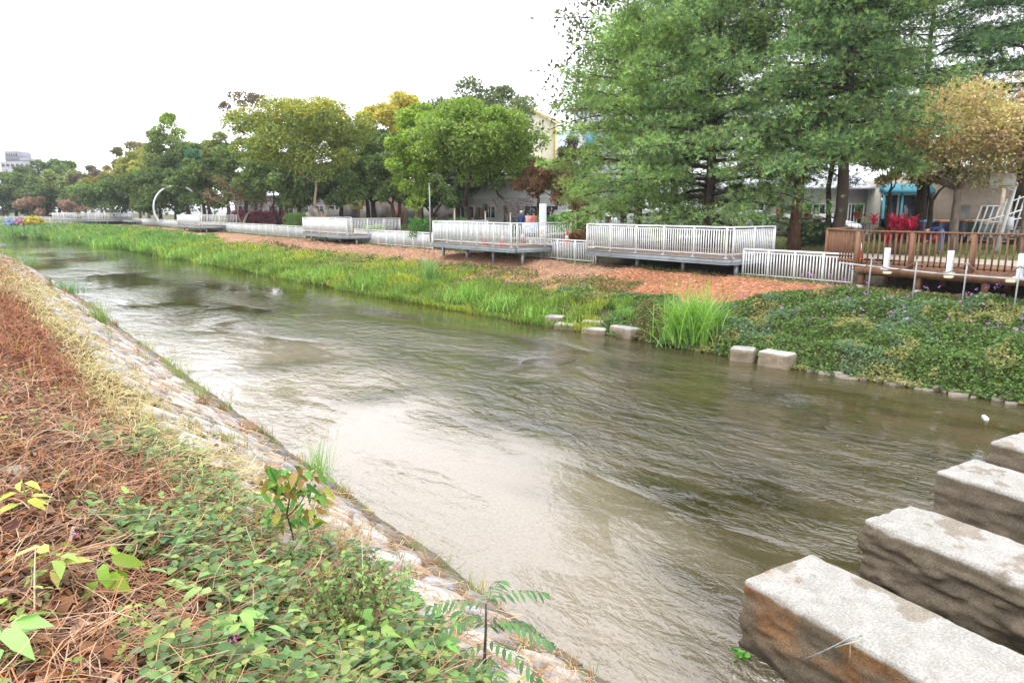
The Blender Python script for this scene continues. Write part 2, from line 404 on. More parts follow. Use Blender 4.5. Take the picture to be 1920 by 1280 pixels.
def noise(scale, vec_scale, detail=4, rot=0.0, rough=.55, dist=0.0):
    mp = ns.new('ShaderNodeMapping'); mp.inputs['Scale'].default_value = vec_scale; mp.inputs['Rotation'].default_value = (0, 0, rot); lk.new(geo.outputs['Position'], mp.inputs[0])
    n = ns.new('ShaderNodeTexNoise'); n.inputs['Scale'].default_value = scale; n.inputs['Detail'].default_value = detail; n.inputs['Roughness'].default_value = rough; n.inputs['Distortion'].default_value = dist
    lk.new(mp.outputs[0], n.inputs['Vector']); return n
def math_(op, a, b):
    n = ns.new('ShaderNodeMath'); n.operation = op
    for i, v in enumerate((a, b)):
        if isinstance(v, (int, float)): n.inputs[i].default_value = v
        else: lk.new(v, n.inputs[i])
    return n.outputs[0]
def mrange(v, a, b, c, d):
    n = ns.new('ShaderNodeMapRange'); n.inputs[1].default_value = a; n.inputs[2].default_value = b; n.inputs[3].default_value = c; n.inputs[4].default_value = d; lk.new(v, n.inputs[0]); return n.outputs[0]
def mixc(f, a, b):
    n = ns.new('ShaderNodeMix'); n.data_type = 'RGBA'; lk.new(f, n.inputs[0])
    for i, v in ((6, a), (7, b)):
        if isinstance(v, tuple): n.inputs[i].default_value = (*v, 1)
        else: lk.new(v, n.inputs[i])
    return n.outputs[2]
nb = noise(1.2, (1, .35, 1), 5)
olive = mixc(mrange(nb.outputs[0], .35, .65, 0, 1), (.022, .017, .004), (.052, .041, .013))
grain = noise(26, (1, .6, 1), 6, .3)
sandc = mixc(mrange(grain.outputs[0], .3, .7, 0, 1), (.16, .135, .095), (.235, .20, .15))
basec = mixc(sx.outputs[0], olive, sandc)
p = ns.new('ShaderNodeBsdfPrincipled'); p.inputs['Roughness'].default_value = .03; p.inputs['IOR'].default_value = 1.7
lk.new(basec, p.inputs['Base Color'])
# ripples: fine chop + longer flow ridges, weaker over the smooth shoal
r1 = noise(4.2, (1.0, .55, 1), 4, .75, .62, .5); r2 = noise(1.3, (1, .5, 1), 3, .6, .5, .6); r3 = noise(14, (1, .7, 1), 2, .2)
rough_zone = noise(.22, (1, .5, 1), 3, .3, .5, .5)
amp = mrange(rough_zone.outputs[0], .40, .60, .14, 1.35)
calm = mrange(sx.outputs[0], 0, 1, 1.0, .38)
edgec = mrange(sx.outputs[2], 0, 1, .35, 1.0)
h = math_('ADD', math_('MULTIPLY', r1.outputs[0], .13), math_('MULTIPLY', r2.outputs[0], .16)); h = math_('ADD', h, math_('MULTIPLY', r3.outputs[0], .012))
sp3 = ns.new('ShaderNodeSeparateXYZ'); lk.new(geo.outputs['Position'], sp3.inputs[0]); far = mrange(sp3.outputs[1], 9, 34, 1.0, .17)
far = math_('MULTIPLY', far, mrange(sp3.outputs[0], 9.5, 16, 1.0, .38))
h = math_('MULTIPLY', h, math_('MULTIPLY', math_('MULTIPLY', amp, far), math_('MULTIPLY', calm, edgec)))
b = ns.new('ShaderNodeBump'); b.inputs['Strength'].default_value = 1.0; b.inputs['Distance'].default_value = 1.0; lk.new(h, b.inputs['Height']); lk.new(b.outputs[0], p.inputs['Normal'])
out = ns.new('ShaderNodeOutputMaterial'); lk.new(p.outputs[0], out.inputs[0])
tag(mesh_obj('water', V, [Fq], m, cols=bedc), kind='structure')

# ------------------------------------------------------------------ near bank: stone revetment
r = rs(5)
Bm = Bulk(); 
yy = -1.0; SV, SF4, SF3, SCc = [], [], [], []; base = 0
while yy < 62:
    ss = .06
    rowh = .17 + .12 * r.rand()
    grow = 1 + max(yy - 12, 0) * .035
    while ss < 2.25:
        sw = (.22 + .30 * r.rand()) 
        k = 7; a = np.sort(r.rand(k) * .5 + np.arange(k)) * 2 * math.pi / k
        skew = .35
        hx, hy = sw * .50, rowh * .52 * grow
        cxs, cyy = ss + sw / 2, yy + rowh * grow / 2 + (cxs_sk := (ss * skew))
        ex = np.cos(a); ey = np.sin(a); e = (np.abs(ex) ** 3 + np.abs(ey) ** 3) ** (-1 / 3.)
        px_ = cxs + ex * e * hx * (.8 + .22 * r.rand(k)); py_ = cyy + ey * e * hy * (.8 + .22 * r.rand(k))
        thick = .035 + .06 * r.rand(); tilt = (r.rand(2) - .5) * .18
        X0 = NE(cyy) - px_; Z0 = ground(X0, py_ * 1.0)
        Z0 = .7 * px_
        nrm = np.array([.573, 0, .819])
        ra = (r.rand() - .5) * 1.1; u_, v_ = px_ - cxs, py_ - cyy; px_ = cxs + u_ * math.cos(ra) - v_ * math.sin(ra) + (r.rand() - .5) * .05; py_ = cyy + u_ * math.sin(ra) + v_ * math.cos(ra)
        X0 = NE(cyy) - px_; Z0 = .7 * px_
        P0 = np.stack([X0, py_, Z0], 1) - nrm * .03
        cc = np.array([NE(cyy) - cxs, cyy, .7 * cxs])
        P1 = cc + (np.stack([X0, py_, Z0], 1) - cc) * .93 + nrm * (thick * .75); P2 = cc + (np.stack([X0, py_, Z0], 1) - cc) * .72 + nrm * thick
        off = ((px_ - cxs) * tilt[0] + (py_ - cyy) * tilt[1])[:, None] * nrm
        P1 = P1 + off; P2 = P2 + off
        SV.append(np.concatenate([P0, P1, P2, [cc + nrm * (thick + .004)]]))
        for q in range(k):
            q2 = (q + 1) % k
            SF4 += [(base + q, base + q2, base + k + q2, base + k + q), (base + k + q, base + k + q2, base + 2 * k + q2, base + 2 * k + q)]
            SF3.append((base + 2 * k + q, base + 2 * k + q2, base + 3 * k))
        pal = [(.45, .43, .39), (.40, .36, .31), (.33, .33, .34), (.50, .48, .46), (.36, .28, .22), (.27, .26, .25), (.43, .40, .35)]
        c = np.array(pal[r.randint(0, 7)]) * (.85 + .3 * r.rand())
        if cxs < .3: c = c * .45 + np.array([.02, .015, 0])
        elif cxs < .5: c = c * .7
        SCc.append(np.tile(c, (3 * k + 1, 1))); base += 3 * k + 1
        ss += sw
    yy += rowh * grow
M_stone = surf('stone', None, .9, nscale=14, namt=.22, bump=.5, bscale=30, bdist=.012, spec=.15, dirt=(.26, .19, .13), dscale=2.0, damt=.22)
flip = lambda L: [tuple(reversed(f)) for f in L]
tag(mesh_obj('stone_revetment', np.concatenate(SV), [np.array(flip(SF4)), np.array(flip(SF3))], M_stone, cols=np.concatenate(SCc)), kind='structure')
# dark concrete toe along the waterline
mb = MB(); ysl = np.concatenate([np.arange(-2, 20, .3), np.arange(20, 100, 1.2)])
rj = rs(8)
for a, b in zip(ysl[:-1], ysl[1:]):
    na, nb_ = NE(a) + float(vnoise(a, 0, .9, 7) - .5) * .14, NE(b) + float(vnoise(b, 0, .9, 7) - .5) * .14; j = (rj.rand(2) - .5) * .03
    mb.add([(na - .13, a, .11), (na + .07 + j[0], a, .05), (na + .09 + j[0], a, -.2), (nb_ - .13, b, .11), (nb_ + .07 + j[1] * 0 + j[0], b, .05), (nb_ + .09 + j[0], b, -.2)], [(0, 1, 4, 3), (1, 2, 5, 4)], (.15, .135, .105))
tag(mb.build('concrete_toe', M_rough), kind='structure')

# ------------------------------------------------------------------ near bank: dry litter and plants
def ysample(r, n, y0, y1, pw=1.6):
    """denser near the camera"""
    u = r.rand(n); a = y0 ** (1 - pw); b = y1 ** (1 - pw); return (a + u * (b - a)) ** (1 / (1 - pw))
def near_pts(r, n, y0=1.2, y1=40, smin=1.7, smax=5.2, pw=1.7):
    y = ysample(r, n, y0 + 1.0, y1 + 1.0, pw) - 1.0; s = smin + (smax - smin) * r.rand(n)
    x = NE(y) - s; return x, y, s
def z3(x, y, dz=0): return np.stack([x, y, ground(x, y) + dz], -1)
def veg_edge(y):  # distance up the slope where the plants stop and bare stone starts
    return np.interp(y, [-5, 2.4, 3.4, 4.4, 5.5, 7, 8.5, 10, 12, 18, 25, 40, 60], [2.0, 2.0, 1.85, 1.5, 1.3, 1.5, 1.75, 1.95, 2.0, 2.0, 1.8, 1.7, 1.3])
B = Bulk()
n = 38000; x, y, s = near_pts(r, n, y1=45, pw=1.5)
keep = (s > veg_edge(y) + (vnoise(x, y, .8, 55) - .5) * 1.0 + .25) & (r.rand(n) < np.interp(y, [3.5, 6], [.6, 1])); x, y, s = x[keep], y[keep], s[keep]; n = len(x)
az = r.rand(n) * 6.28; el = r.rand(n) * .5 - .05; D = np.stack([np.cos(az) * np.cos(el), np.sin(az) * np.cos(el), np.sin(el) - .15], 1)
zone = vnoise(x, y, 1.5, 57)
pal = pick(r, n, [(.33, .19, .115), (.40, .25, .155), (.26, .125, .07), (.46, .32, .21), (.17, .09, .055), (.36, .17, .085)], .3)
tan = (s < veg_edge(y) + 1.0 + zone * .6) & (y > 6) & (y < 30); pal[tan] = pick(r, tan.sum(), [(.50, .40, .20), (.44, .36, .17), (.55, .47, .28), (.36, .32, .12)], .25)
red = (y > 9) & (y < 19) & (s > 2.9 + zone * .5); pal[red] = pick(r, red.sum(), [(.24, .07, .045), (.30, .10, .05), (.18, .06, .04), (.36, .17, .09)], .3)
B.strands(z3(x, y, .02 + .10 * r.rand(n)), D, (.10 + .28 * r.rand(n)) * (1 + np.maximum(y - 8, 0) * .03), .0014 + .0022 * r.rand(n) + .0006 * y, rdir(r, n) + np.array([0, 0, .5]), pal)
# dead leaves
n = 24000; x, y, s = near_pts(r, n, y1=22, pw=1.9); keep = s > veg_edge(y) + (vnoise(x, y, .6, 58) - .5) * 1.2; x, y, s = x[keep], y[keep], s[keep]; n = len(x)
B.leaves(z3(x, y, .01 + .05 * r.rand(n)), rdir(r, n, .35), unit(rdir(r, n) * .7 + np.array([0, 0, 1])), .04 + .07 * r.rand(n), .025 + .035 * r.rand(n),
         pick(r, n, [(.22, .12, .075), (.30, .16, .09), (.14, .08, .06), (.36, .24, .16), (.10, .065, .06), (.40, .17, .07)], .3), 'broad', .35, .35)
# sparse straw on the stones
n = 5200; x, y, s = near_pts(r, n, y1=40, smin=.1, smax=2.1, pw=1.35); az = r.rand(n) * 6.28
B.strands(z3(x, y, .06 + .04 * r.rand(n)), np.stack([np.cos(az), np.sin(az), .1 * r.rand(n) - .3 * np.cos(az)], 1), .08 + .2 * r.rand(n), .004 + .0006 * y, rdir(r, n), pick(r, n, [(.42, .26, .14), (.30, .14, .07), (.5, .38, .2)], .3))
tag(B.build('dry_litter', M_litter), 'mat of tangled brown straw and fallen leaves on the near bank', 'leaf litter', kind='stuff')
# far part of the near bank: seed-head grass haze, tan and olive
B = Bulk(); n = 16000; x, y, s = near_pts(r, n, y0=5, y1=60, smin=1.3, smax=4.8, pw=1.25)
keep = (s > veg_edge(y) + .05 + (vnoise(x, y, .9, 61) - .5) * .9) & (vnoise(x, y, 1.1, 62) > np.interp(y, [5, 9, 20], [.55, .45, .3])); x, y, s = x[keep], y[keep], s[keep]; n = len(x)
pal = pick(r, n, [(.46, .38, .17), (.40, .34, .14), (.50, .42, .24), (.30, .30, .10), (.52, .46, .28)], .25)
red = (s > 3.0) & (y < 20); pal[red] = pick(r, red.sum(), [(.30, .13, .07), (.36, .20, .10), (.22, .12, .06), (.34, .26, .1)], .3)
grn = y > 42; pal[grn] = pick(r, grn.sum(), [(.16, .24, .06), (.26, .28, .08), (.12, .18, .05)], .3)
B.blades(z3(x, y), r.rand(n) * 6.28, r.rand(n) * .7, .12 + .22 * r.rand(n), .006 + .0009 * y, .6 + r.rand(n) * 1.2, pal)
tag(B.build('dry_grass', M_grass), 'dry tan and olive grass covering the upper near bank', 'grass', kind='stuff')

# creeping broad-leaved cover in the foreground
def sprigs(B, r, P, nleaf, size, pal, height=.12, kind='broad', W=.62, up=.5):
    """each sprig: a short stem with leaf pairs"""
    n = len(P)
    tot = n * nleaf; idx = np.repeat(np.arange(n), nleaf)
    az0 = r.rand(n) * 6.28; lean = r.rand(n) * .9
    D = np.stack([np.cos(az0) * np.sin(lean), np.sin(az0) * np.sin(lean), np.cos(lean)], 1)
    k = np.tile(np.arange(nleaf), n); t = (k // 2 + 1) / (nleaf / 2.)
    Hh = height * (.6 + .8 * r.rand(n))
    base = P[idx] + D[idx] * (t * Hh[idx])[:, None]
    az = az0[idx] + k * math.pi + (k // 2) * 1.57 + r.randn(tot) * .35
    T = np.stack([np.cos(az), np.sin(az), .15 + .35 * r.rand(tot)], 1)
    Nn = unit(np.array([0, 0, 1.0]) + rdir(r, tot) * .45)
    L = size * (.55 + .6 * r.rand(tot)) * (1.1 - .35 * t)
    tint = (.75 + .5 * r.rand(n))[idx, None]
    B.leaves(base, T, Nn, L, L * W, np.clip(pick(r, tot, pal, .2) * tint, 0, .9), kind, .12, .18)
    B.strands(P, D * Hh[:, None], Hh, .004, rdir(r, n), np.tile([(.16, .12, .06)], (n, 1)))
G1 = [(.14, .25, .07), (.10, .19, .06), (.20, .31, .08), (.075, .14, .05), (.16, .25, .11), (.26, .33, .09)]
G2 = [(.22, .33, .06), (.30, .38, .08), (.17, .28, .06)]
RD = [(.14, .05, .05), (.09, .045, .045), (.18, .08, .05)]
B = Bulk()
# region between the stones and the litter, thick at the bottom of the picture
n = 7800; x, y, s = near_pts(r, n, y0=1.0, y1=9, smin=.55, smax=4.6, pw=1.7)
dens = vnoise(x, y, .75, 70) + .30 * np.exp(-((s - np.interp(y, [1.5, 3, 5, 7], [1.6, 2.2, 2.7, 3.0])) / 1.0) ** 2) - np.interp(y, [2.5, 4.5, 6.5, 9], [-.10, .06, .22, .40]) - .05 * (s < 2.6) - .20 * sstep(2.6, 3.6, s)
keep = (s > veg_edge(y) + .05 + (vnoise(x, y, .5, 69) - .5) * .7) & (dens > .50); x, y, s = x[keep], y[keep], s[keep]
sprigs(B, r, z3(x, y, .02), 6, .098, G1, .15)
n = 700; x, y, s = near_pts(r, n, y0=1.6, y1=10, smin=1.2, smax=4.2); k = vnoise(x, y, .7, 71) > .55; sprigs(B, r, z3(x[k], y[k], .02), 6, .06, G2, .12)
n = 1100; x, y, s = near_pts(r, n, y0=3, y1=9, smin=1.8, smax=4.4); k = vnoise(x, y, .8, 72) > .50; sprigs(B, r, z3(x[k], y[k], .01), 6, .055, RD, .06)
n = 700; x, y, s = near_pts(r, n, y0=5, y1=26, smin=1.4, smax=3.6); k = vnoise(x, y, 1.0, 73) > .60; sprigs(B, r, z3(x[k], y[k], .01), 6, .06, [(.16, .2, .06), (.28, .3, .09), (.1, .12, .05)], .12)
# pink flower heads
fx = [(433, 1196), (370, 1036), (460, 1042), (745, 1066), (533, 1200), (378, 981), (491, 1047), (145, 1004), (625, 1205), (556, 1057), (657, 1175), (280, 862), (380, 1190)]
for (a, b_), q in zip(fx, range(99)):
    P0 = unp(a, b_, 1.9)
    for _ in range(5): P0 = unp(a, b_, float(ground(P0[0], P0[1])) + .14)
    m = 26 if q == 0 else 10; rr_ = .022 if q == 0 else .011
    d = rdir(r, m); d[:, 2] = np.abs(d[:, 2]); pc = P0 + d * rr_ * 1.2
    B.leaves(pc, d * .6 + rdir(r, m), d, rr_, rr_ * .9, pick(r, m, [(.75, .18, .60), (.82, .30, .70)], .1), 'diamond')
tag(B.build('creeping_lantana', M_plant), 'low tangle of broad green leaves and tiny pink flowers in the foreground', 'ground cover', kind='stuff')

# ------------------------------------------------------------------ far bank covers
def far_pts(r, n, y0, y1, t0, t1, pw=0.0):
    y = y0 + (y1 - y0) * (r.rand(n) ** (1 + pw)); t = t0 + (t1 - t0) * r.rand(n); x = FE(y) + t * (FXf(y) - FE(y)); return x, y, t
# bushy lantana cover (right part)
B = Bulk(); n = 105000; x, y, t = far_pts(r, n, 1.5, 22, -.02, 1.0, .15)
ml = mulch_lo(y) + (vnoise(x, y, 1.6, 11) - .5) * .25
mound = vnoise(x, y, .75, 80, 3); big = vnoise(x, y, 2.0, 81, 2)
keep = (t < ml) & ~((y > 17.5) & (t < .25)); x, y, t, mound, big = [v[keep] for v in (x, y, t, mound, big)]; n = len(x)
hh = np.clip((mound - .25) * 1.3, .03, 1) * .75 * np.clip((ml[keep] - t) * 4 + .15, .1, 1) * np.clip(t * 6 + .3, .3, 1)
u = r.rand(n) ** .4
P = z3(x, y, 0); P[:, 2] = np.maximum(P[:, 2], 0) + hh * u; P[:, 0] -= hh * .25 * u
nz = vnoise(x, y, 1.0, 83, 3)
c = pick(r, n, [(.10, .165, .04), (.13, .22, .055), (.16, .26, .06), (.075, .12, .04)], .3)
yl = nz > .57; c[yl] = pick(r, yl.sum(), [(.26, .27, .09), (.34, .33, .13), (.20, .24, .07)], .25)
bw = (vnoise(x, y, 1.3, 84) > .55) & (y > 13); c[bw] = pick(r, bw.sum(), [(.16, .13, .05), (.10, .10, .035), (.20, .20, .06)], .3)
gy = (vnoise(x, y, 1.1, 85) > .62); c[gy] = pick(r, gy.sum(), [(.12, .2, .09), (.16, .25, .12)], .2)
c *= (.7 + .5 * u)[:, None] ** 0
B.leaves(P, rdir(r, n, .7) + np.array([-.3, -.1, 0]), unit(rdir(r, n) * .8 + np.array([-.35, -.1, .8])), .055 + .06 * r.rand(n), .04 + .035 * r.rand(n), c, 'diamond', .15, .1)
# purple / pink flower heads, mostly towards the crest
m = 190; x, y, t = far_pts(r, m, 3.5, 15, .35, .93, 0); k = vnoise(x, y, 1.5, 86) + .5 * (t - .6) > .5; x, y, t = x[k], y[k], t[k]
q = np.repeat(np.arange(len(x)), 7); P = z3(x, y, 0)[q]; mound = vnoise(x, y, .75, 80, 3)[q]
P[:, 2] += np.clip((mound - .25) * 1.3, .03, 1) * .75 + .03; P += r.randn(len(q), 3) * .025; P[:, 0] -= .1
B.leaves(P, rdir(r, len(q), .5), rdir(r, len(q)) + np.array([-.5, -.3, .5]), .04, .035, pick(r, len(q), [(.50, .20, .68), (.66, .25, .60), (.55, .36, .8)], .2), 'diamond', 0)
tag(B.build('lantana_cover', M_leaf), 'dense dark green bushy cover with purple flowers on the far bank at right', 'ground cover', kind='stuff')

# bright green reed grass (middle and left)
B = Bulk()
def grass_zone(y0, y1, n, Lm, wm, pal, th=0.0, tmax=None, pw=.3, lean=.5, seed=90, tmin=-.06):
    x, y, t = far_pts(r, n, y0, y1, tmin, 1.0, pw)
    ml = (mulch_lo(y) if tmax is None else tmax) + (vnoise(x, y, 1.6, 11) - .5) * .3
    k = (t < ml) & (vnoise(x, y, 1.5, seed) > th); x, y, t = x[k], y[k], t[k]; m = len(x)
    P = z3(x, y, 0); P[:, 2] = np.maximum(P[:, 2], -.02)
    cl = vnoise(x, y, 1.1, seed + 1); P[:, 2] += np.clip(vnoise(x, y, 1.7, seed + 5, 2) - .35, 0, 1) * 1.3 * Lm * np.clip(1.1 - 1.6 * t, 0, 1) * r.rand(m) ** .6
    L = Lm * (.2 + 1.5 * cl ** 1.5) * (.6 + .6 * r.rand(m)) * np.clip(1.25 - t * 1.5, .25, 1.2)
    az = math.pi + r.randn(m) * 1.3 
    tint = vnoise(x, y, 2.2, seed + 2)[:, None]
    c = pick(r, m, pal, .25) * (.75 + .5 * tint); yl = tint[:, 0] > .58; c[yl] = c[yl] * np.array([1.35, 1.08, .9])
    B.blades(P, az, r.rand(m) * lean, L, wm * (.7 + .6 * r.rand(m)), .7 + 1.5 * r.rand(m), np.clip(c, 0, .8))
GP = [(.21, .35, .07), (.28, .41, .09), (.35, .45, .12), (.13, .23, .05)]
grass_zone(17.5, 30, 26000, .42, .022, GP, .28, .42, seed=90)
grass_zone(20.5, 34, 12000, .30, .025, [(.26, .34, .08), (.2, .3, .06)], .35, .66, seed=93)
grass_zone(29, 46, 27000, .55, .028, GP, .2, .62, seed=96)
grass_zone(44, 75, 24000, .70, .05, GP, .28, .50, seed=99)
grass_zone(72, 125, 22000, 0.85, .10, [(.19, .33, .08), (.14, .30, .07), (.24, .38, .10)], 0.25, .62, seed=103)
grass_zone(100, 200, 9000, 1.0, .2, [(.17, .30, .09), (.14, .27, .08)], .2, .7, seed=107, pw=0)
# thin turf near the fence line
x, y, t = far_pts(r, 9000, 3, 130, .9, 1.0); k = vnoise(x, y, 1.1, 110) > .5; x, y = x[k], y[k]; m = len(x)
B.blades(z3(x, y), r.rand(m) * 6.28, r.rand(m) * .7, .10 + .15 * r.rand(m), .012 + .0004 * y, r.rand(m), pick(r, m, [(.14, .2, .06), (.2, .24, .08)], .3))
tag(B.build('riverside_grass', M_grass), 'lush bright green grass along the far waterline', 'grass', kind='stuff')
# brown creeping weeds between grass and mulch
B = Bulk(); n = 26000; x, y, t = far_pts(r, n, 19, 62, .0, .95, .3); ml = mulch_lo(y)
k = (np.abs(t - ml) < .16) & (vnoise(x, y, 1.2, 120) > .47) | ((t < ml) & (vnoise(x, y, .8, 121) > .62)); x, y, t = x[k], y[k], t[k]; m = len(x)
P = z3(x, y, 0); P[:, 2] += .28 * vnoise(x, y, .7, 122) * r.rand(m)
B.leaves(P, rdir(r, m, .6), unit(rdir(r, m) * .7 + np.array([-.3, 0, .8])), .06 + .0025 * y + .04 * r.rand(m), .05 + .0012 * y, pick(r, m, [(.14, .19, .05), (.2, .24, .06), (.16, .12, .05), (.1, .14, .04)], .3), 'diamond')
tag(B.build('creeping_weeds', M_leaf), 'olive and brown creeping weeds between the grass and the wood chips', 'weeds', kind='stuff')
# wood chips
B = Bulk(); n = 42000; x, y, t = far_pts(r, n, 3, 62, .15, 1.03, .3); ml = mulch_lo(y) + (vnoise(x, y, 1.6, 11) - .5) * .25
k = (t > ml - .09); x, y, t = x[k], y[k], t[k]; m = len(x); z = z3(x, y, .012)
c = pick(r, m, [(.42, .20, .11), (.34, .15, .08), (.52, .30, .19), (.26, .12, .07), (.58, .40, .28)], .3); fa = y > 21; c[fa] = pick(r, fa.sum(), [(.42, .22, .13), (.48, .29, .19), (.32, .15, .09), (.56, .42, .33)], .25)
B.leaves(z, rdir(r, m, .25), unit(rdir(r, m) * .45 + np.array([-.2, 0, 1])), .05 + .06 * r.rand(m) + .001 * y, .025 + .02 * r.rand(m) + .0006 * y, c, 'diamond', .05)
tag(B.build('wood_chips', M_litter), 'orange brown wood chips spread on the upper far bank', 'mulch', kind='stuff')

# ------------------------------------------------------------------ park surfaces
def sheet(name, pts, z, mat, col, kind='structure', thick=None):
    mb = MB(); n = len(pts); V = [(p[0], p[1], z) for p in pts]; mb.add(V, [tuple(range(n))], col)
    return tag(mb.build(name, mat), kind=kind)
M_pave = surf('paving', None, .9, nscale=3, namt=.15, bump=.2, bscale=30, bdist=.01, spec=.15, dirt=(.2, .17, .12), dscale=1.0, damt=.4)
sheet('park_path', [(26.4, -20), (29.2, -20), (29.4, 20), (29.6, 60), (29.6, 125), (26.6, 125), (26.4, 60)], 2.412, M_pave, (.34, .30, .25))
sheet('side_path', [(29.0, 26.5), (40, 30), (40, 32.2), (29.0, 29.5)], 2.416, M_pave, (.36, .33, .29))
sheet('road', [(46, -60), (56, -60), (56, 320), (46, 320)], 2.42, M_pave, (.09, .09, .095))
sheet('pavement', [(56, -60), (61, -60), (61, 320), (56, 320)], 2.44, M_pave, (.33, .32, .30))
# lawn blades
B = Bulk(); n = 26000; y = 2 + 75 * r.rand(n) ** 1.3; x = 29.7 + 15.5 * r.rand(n); k = vnoise(x, y, 2.5, 130) > .42; x, y = x[k], y[k]; n = len(x)
B.blades(z3(x, y), r.rand(n) * 6.28, r.rand(n) * .6, .08 + .1 * r.rand(n), .03 + .001 * y, r.rand(n), pick(r, n, [(.15, .24, .06), (.2, .28, .07), (.24, .26, .09)], .25))
n = 5000; y = 26 + 70 * r.rand(n); x = 24.6 + 1.7 * r.rand(n); B.blades(z3(x, y), r.rand(n) * 6.28, r.rand(n) * .6, .1 + .12 * r.rand(n), .04, r.rand(n), pick(r, n, [(.13, .24, .05), (.2, .3, .07)], .25))
tag(B.build('park_lawn', M_grass), 'thin green lawn under the park trees', 'grass', kind='stuff')

# ------------------------------------------------------------------ stepping stones and bank blocks
def rough_block(name, L, W, Hh, seed, col_top, stain, parent=None, res=.045, chip=.05, round_=.05):
    """hewn block: subdivided box with broken faces; origin at its base centre, long axis Y"""
    def pl(n): return np.linspace(-1, 1, n)
    nx_, ny_, nz_ = max(3, int(W / res)), max(3, int(L / res)), max(3, int(Hh / res))
    V = []; F = []; C = []; off = 0
    def face(fn, a, b):
        nonlocal off
        A, Bq = np.meshgrid(pl(a), pl(b), indexing='ij'); P = fn(A.ravel(), Bq.ravel()); V.append(P)
        I = np.arange(a * b).reshape(a, b) + off; F.append(np.stack([I[:-1, :-1], I[1:, :-1], I[1:, 1:], I[:-1, 1:]], -1).reshape(-1, 4)); off += a * b
    o = lambda v: np.ones_like(v)
    face(lambda a, b: np.stack([a, b, o(a)], 1), nx_, ny_)
    face(lambda a, b: np.stack([-o(a), -b, a], 1), nz_, ny_)
    face(lambda a, b: np.stack([o(a), b, a], 1), nz_, ny_)
    face(lambda a, b: np.stack([a, o(a), -b], 1), nx_, nz_)
    face(lambda a, b: np.stack([a, -o(a), b], 1), nx_, nz_)
    V = np.concatenate(V); F = np.concatenate(F)
    P = V * np.array([W / 2, L / 2, Hh / 2])
    # round corners
    q = np.clip(np.abs(P) - (np.array([W, L, Hh]) / 2 - round_), 0, None); ln = np.linalg.norm(q, axis=1, keepdims=True)
    P = np.sign(P) * (np.minimum(np.abs(P), np.array([W, L, Hh]) / 2 - round_) + np.where(ln > 0, q / (ln + 1e-9) * np.minimum(ln, round_), 0))
    side = (np.abs(V[:, 2]) < .93)
    n1 = vnoise(P[:, 1] + seed, P[:, 2] * 2.2 + P[:, 0], .45, seed, 5) - .5; n2 = vnoise(P[:, 1] * .7 + seed, P[:, 2] * 4 + P[:, 0] * 2, .3, seed + 1, 4) - .5
    d = (n1 * 1.5 + n2) * chip
    depth = np.clip((1 - V[:, 2]) * 2, 0, 1)
    nrm = np.stack([V[:, 0] * (np.abs(V[:, 0]) > .99), V[:, 1] * (np.abs(V[:, 1]) > .99), 0 * d], 1)
    P = P + nrm * (d * depth)[:, None] * side[:, None]
    P[:, 2] += (vnoise(P[:, 0], P[:, 1] + seed, .35, seed + 2) - .5) * .02
    ed = np.clip(1 - np.minimum(W / 2 - np.abs(P[:, 0]), L / 2 - np.abs(P[:, 1])) / .10, 0, 1) * (V[:, 2] > .5); P[:, 2] -= ed * np.clip(vnoise(P[:, 1] + P[:, 0], P[:, 0] * .6, .22, seed + 12, 4) - .48, 0, 1) * chip * 1.0
    P[:, 2] += Hh / 2
    tn = vnoise(P[:, 0] + seed, P[:, 1], .5, seed + 3, 5)
    c = np.array(col_top) * (.8 + .4 * vnoise(P[:, 0], P[:, 1], .12, seed + 4))[:, None] * np.ones((len(P), 1))
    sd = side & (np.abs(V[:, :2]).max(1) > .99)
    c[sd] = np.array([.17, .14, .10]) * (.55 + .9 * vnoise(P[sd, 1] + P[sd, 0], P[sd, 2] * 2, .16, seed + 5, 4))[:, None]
    if stain:
        wst = sstep(.42, .66, vnoise(P[:, 1], P[:, 2] * 1.5, .40, seed + 6, 6) + (P[:, 2] / Hh - .78) * .55) * sd; c = c * (1 - .75 * wst[:, None]) + np.array([.30, .15, .06]) * (.5 + .8 * vnoise(P[:, 1], P[:, 2], .06, seed + 8))[:, None] * (.75 * wst[:, None])
        wte = sstep(.50, .66, tn) * (~sd) * sstep(0, -.35, P[:, 0]); c = c * (1 - .6 * wte[:, None]) + np.array([.30, .20, .13]) * (.6 * wte[:, None])
    br = (~sd) & (tn > .62); c[br] = c[br] * np.array([.72, .66, .58])
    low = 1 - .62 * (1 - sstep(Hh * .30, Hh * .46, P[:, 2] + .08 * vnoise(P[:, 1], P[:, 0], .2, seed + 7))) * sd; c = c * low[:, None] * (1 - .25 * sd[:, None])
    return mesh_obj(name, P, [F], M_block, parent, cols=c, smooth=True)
M_block = surf('hewn_stone', None, .9, nscale=42, namt=.34, bump=1.0, bscale=75, bdist=.010, spec=.12, dirt=(.17, .14, .10), dscale=5, damt=.28)
GS = 'stepping stones crossing the river'
lab = ['rust stained stepping stone block nearest the camera with a wire loop on its side', 'second stepping stone block with a deeply broken dark side', 'stepping stone block with a horizontal crack along its side', 'farthest stepping stone block, cut off by the right edge']
for i, (xl, w_, ye) in enumerate([(5.60, 1.02, 3.6), (7.85, .92, 3.56), (10.15, .95, 3.72), (12.15, .95, 3.76)]):
    L = 3.4
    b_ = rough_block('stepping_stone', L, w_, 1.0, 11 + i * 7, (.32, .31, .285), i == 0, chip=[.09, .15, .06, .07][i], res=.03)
    rz = math.radians(-7)
    b_.location = (xl + w_ / 2 - math.sin(-rz) * L / 2, ye - L / 2, -.29); b_.rotation_euler = (0, 0, rz)
    tag(b_, lab[i], 'stone block', GS)
    if i == 0:
        bx_, by_ = b_.location.x, b_.location.y
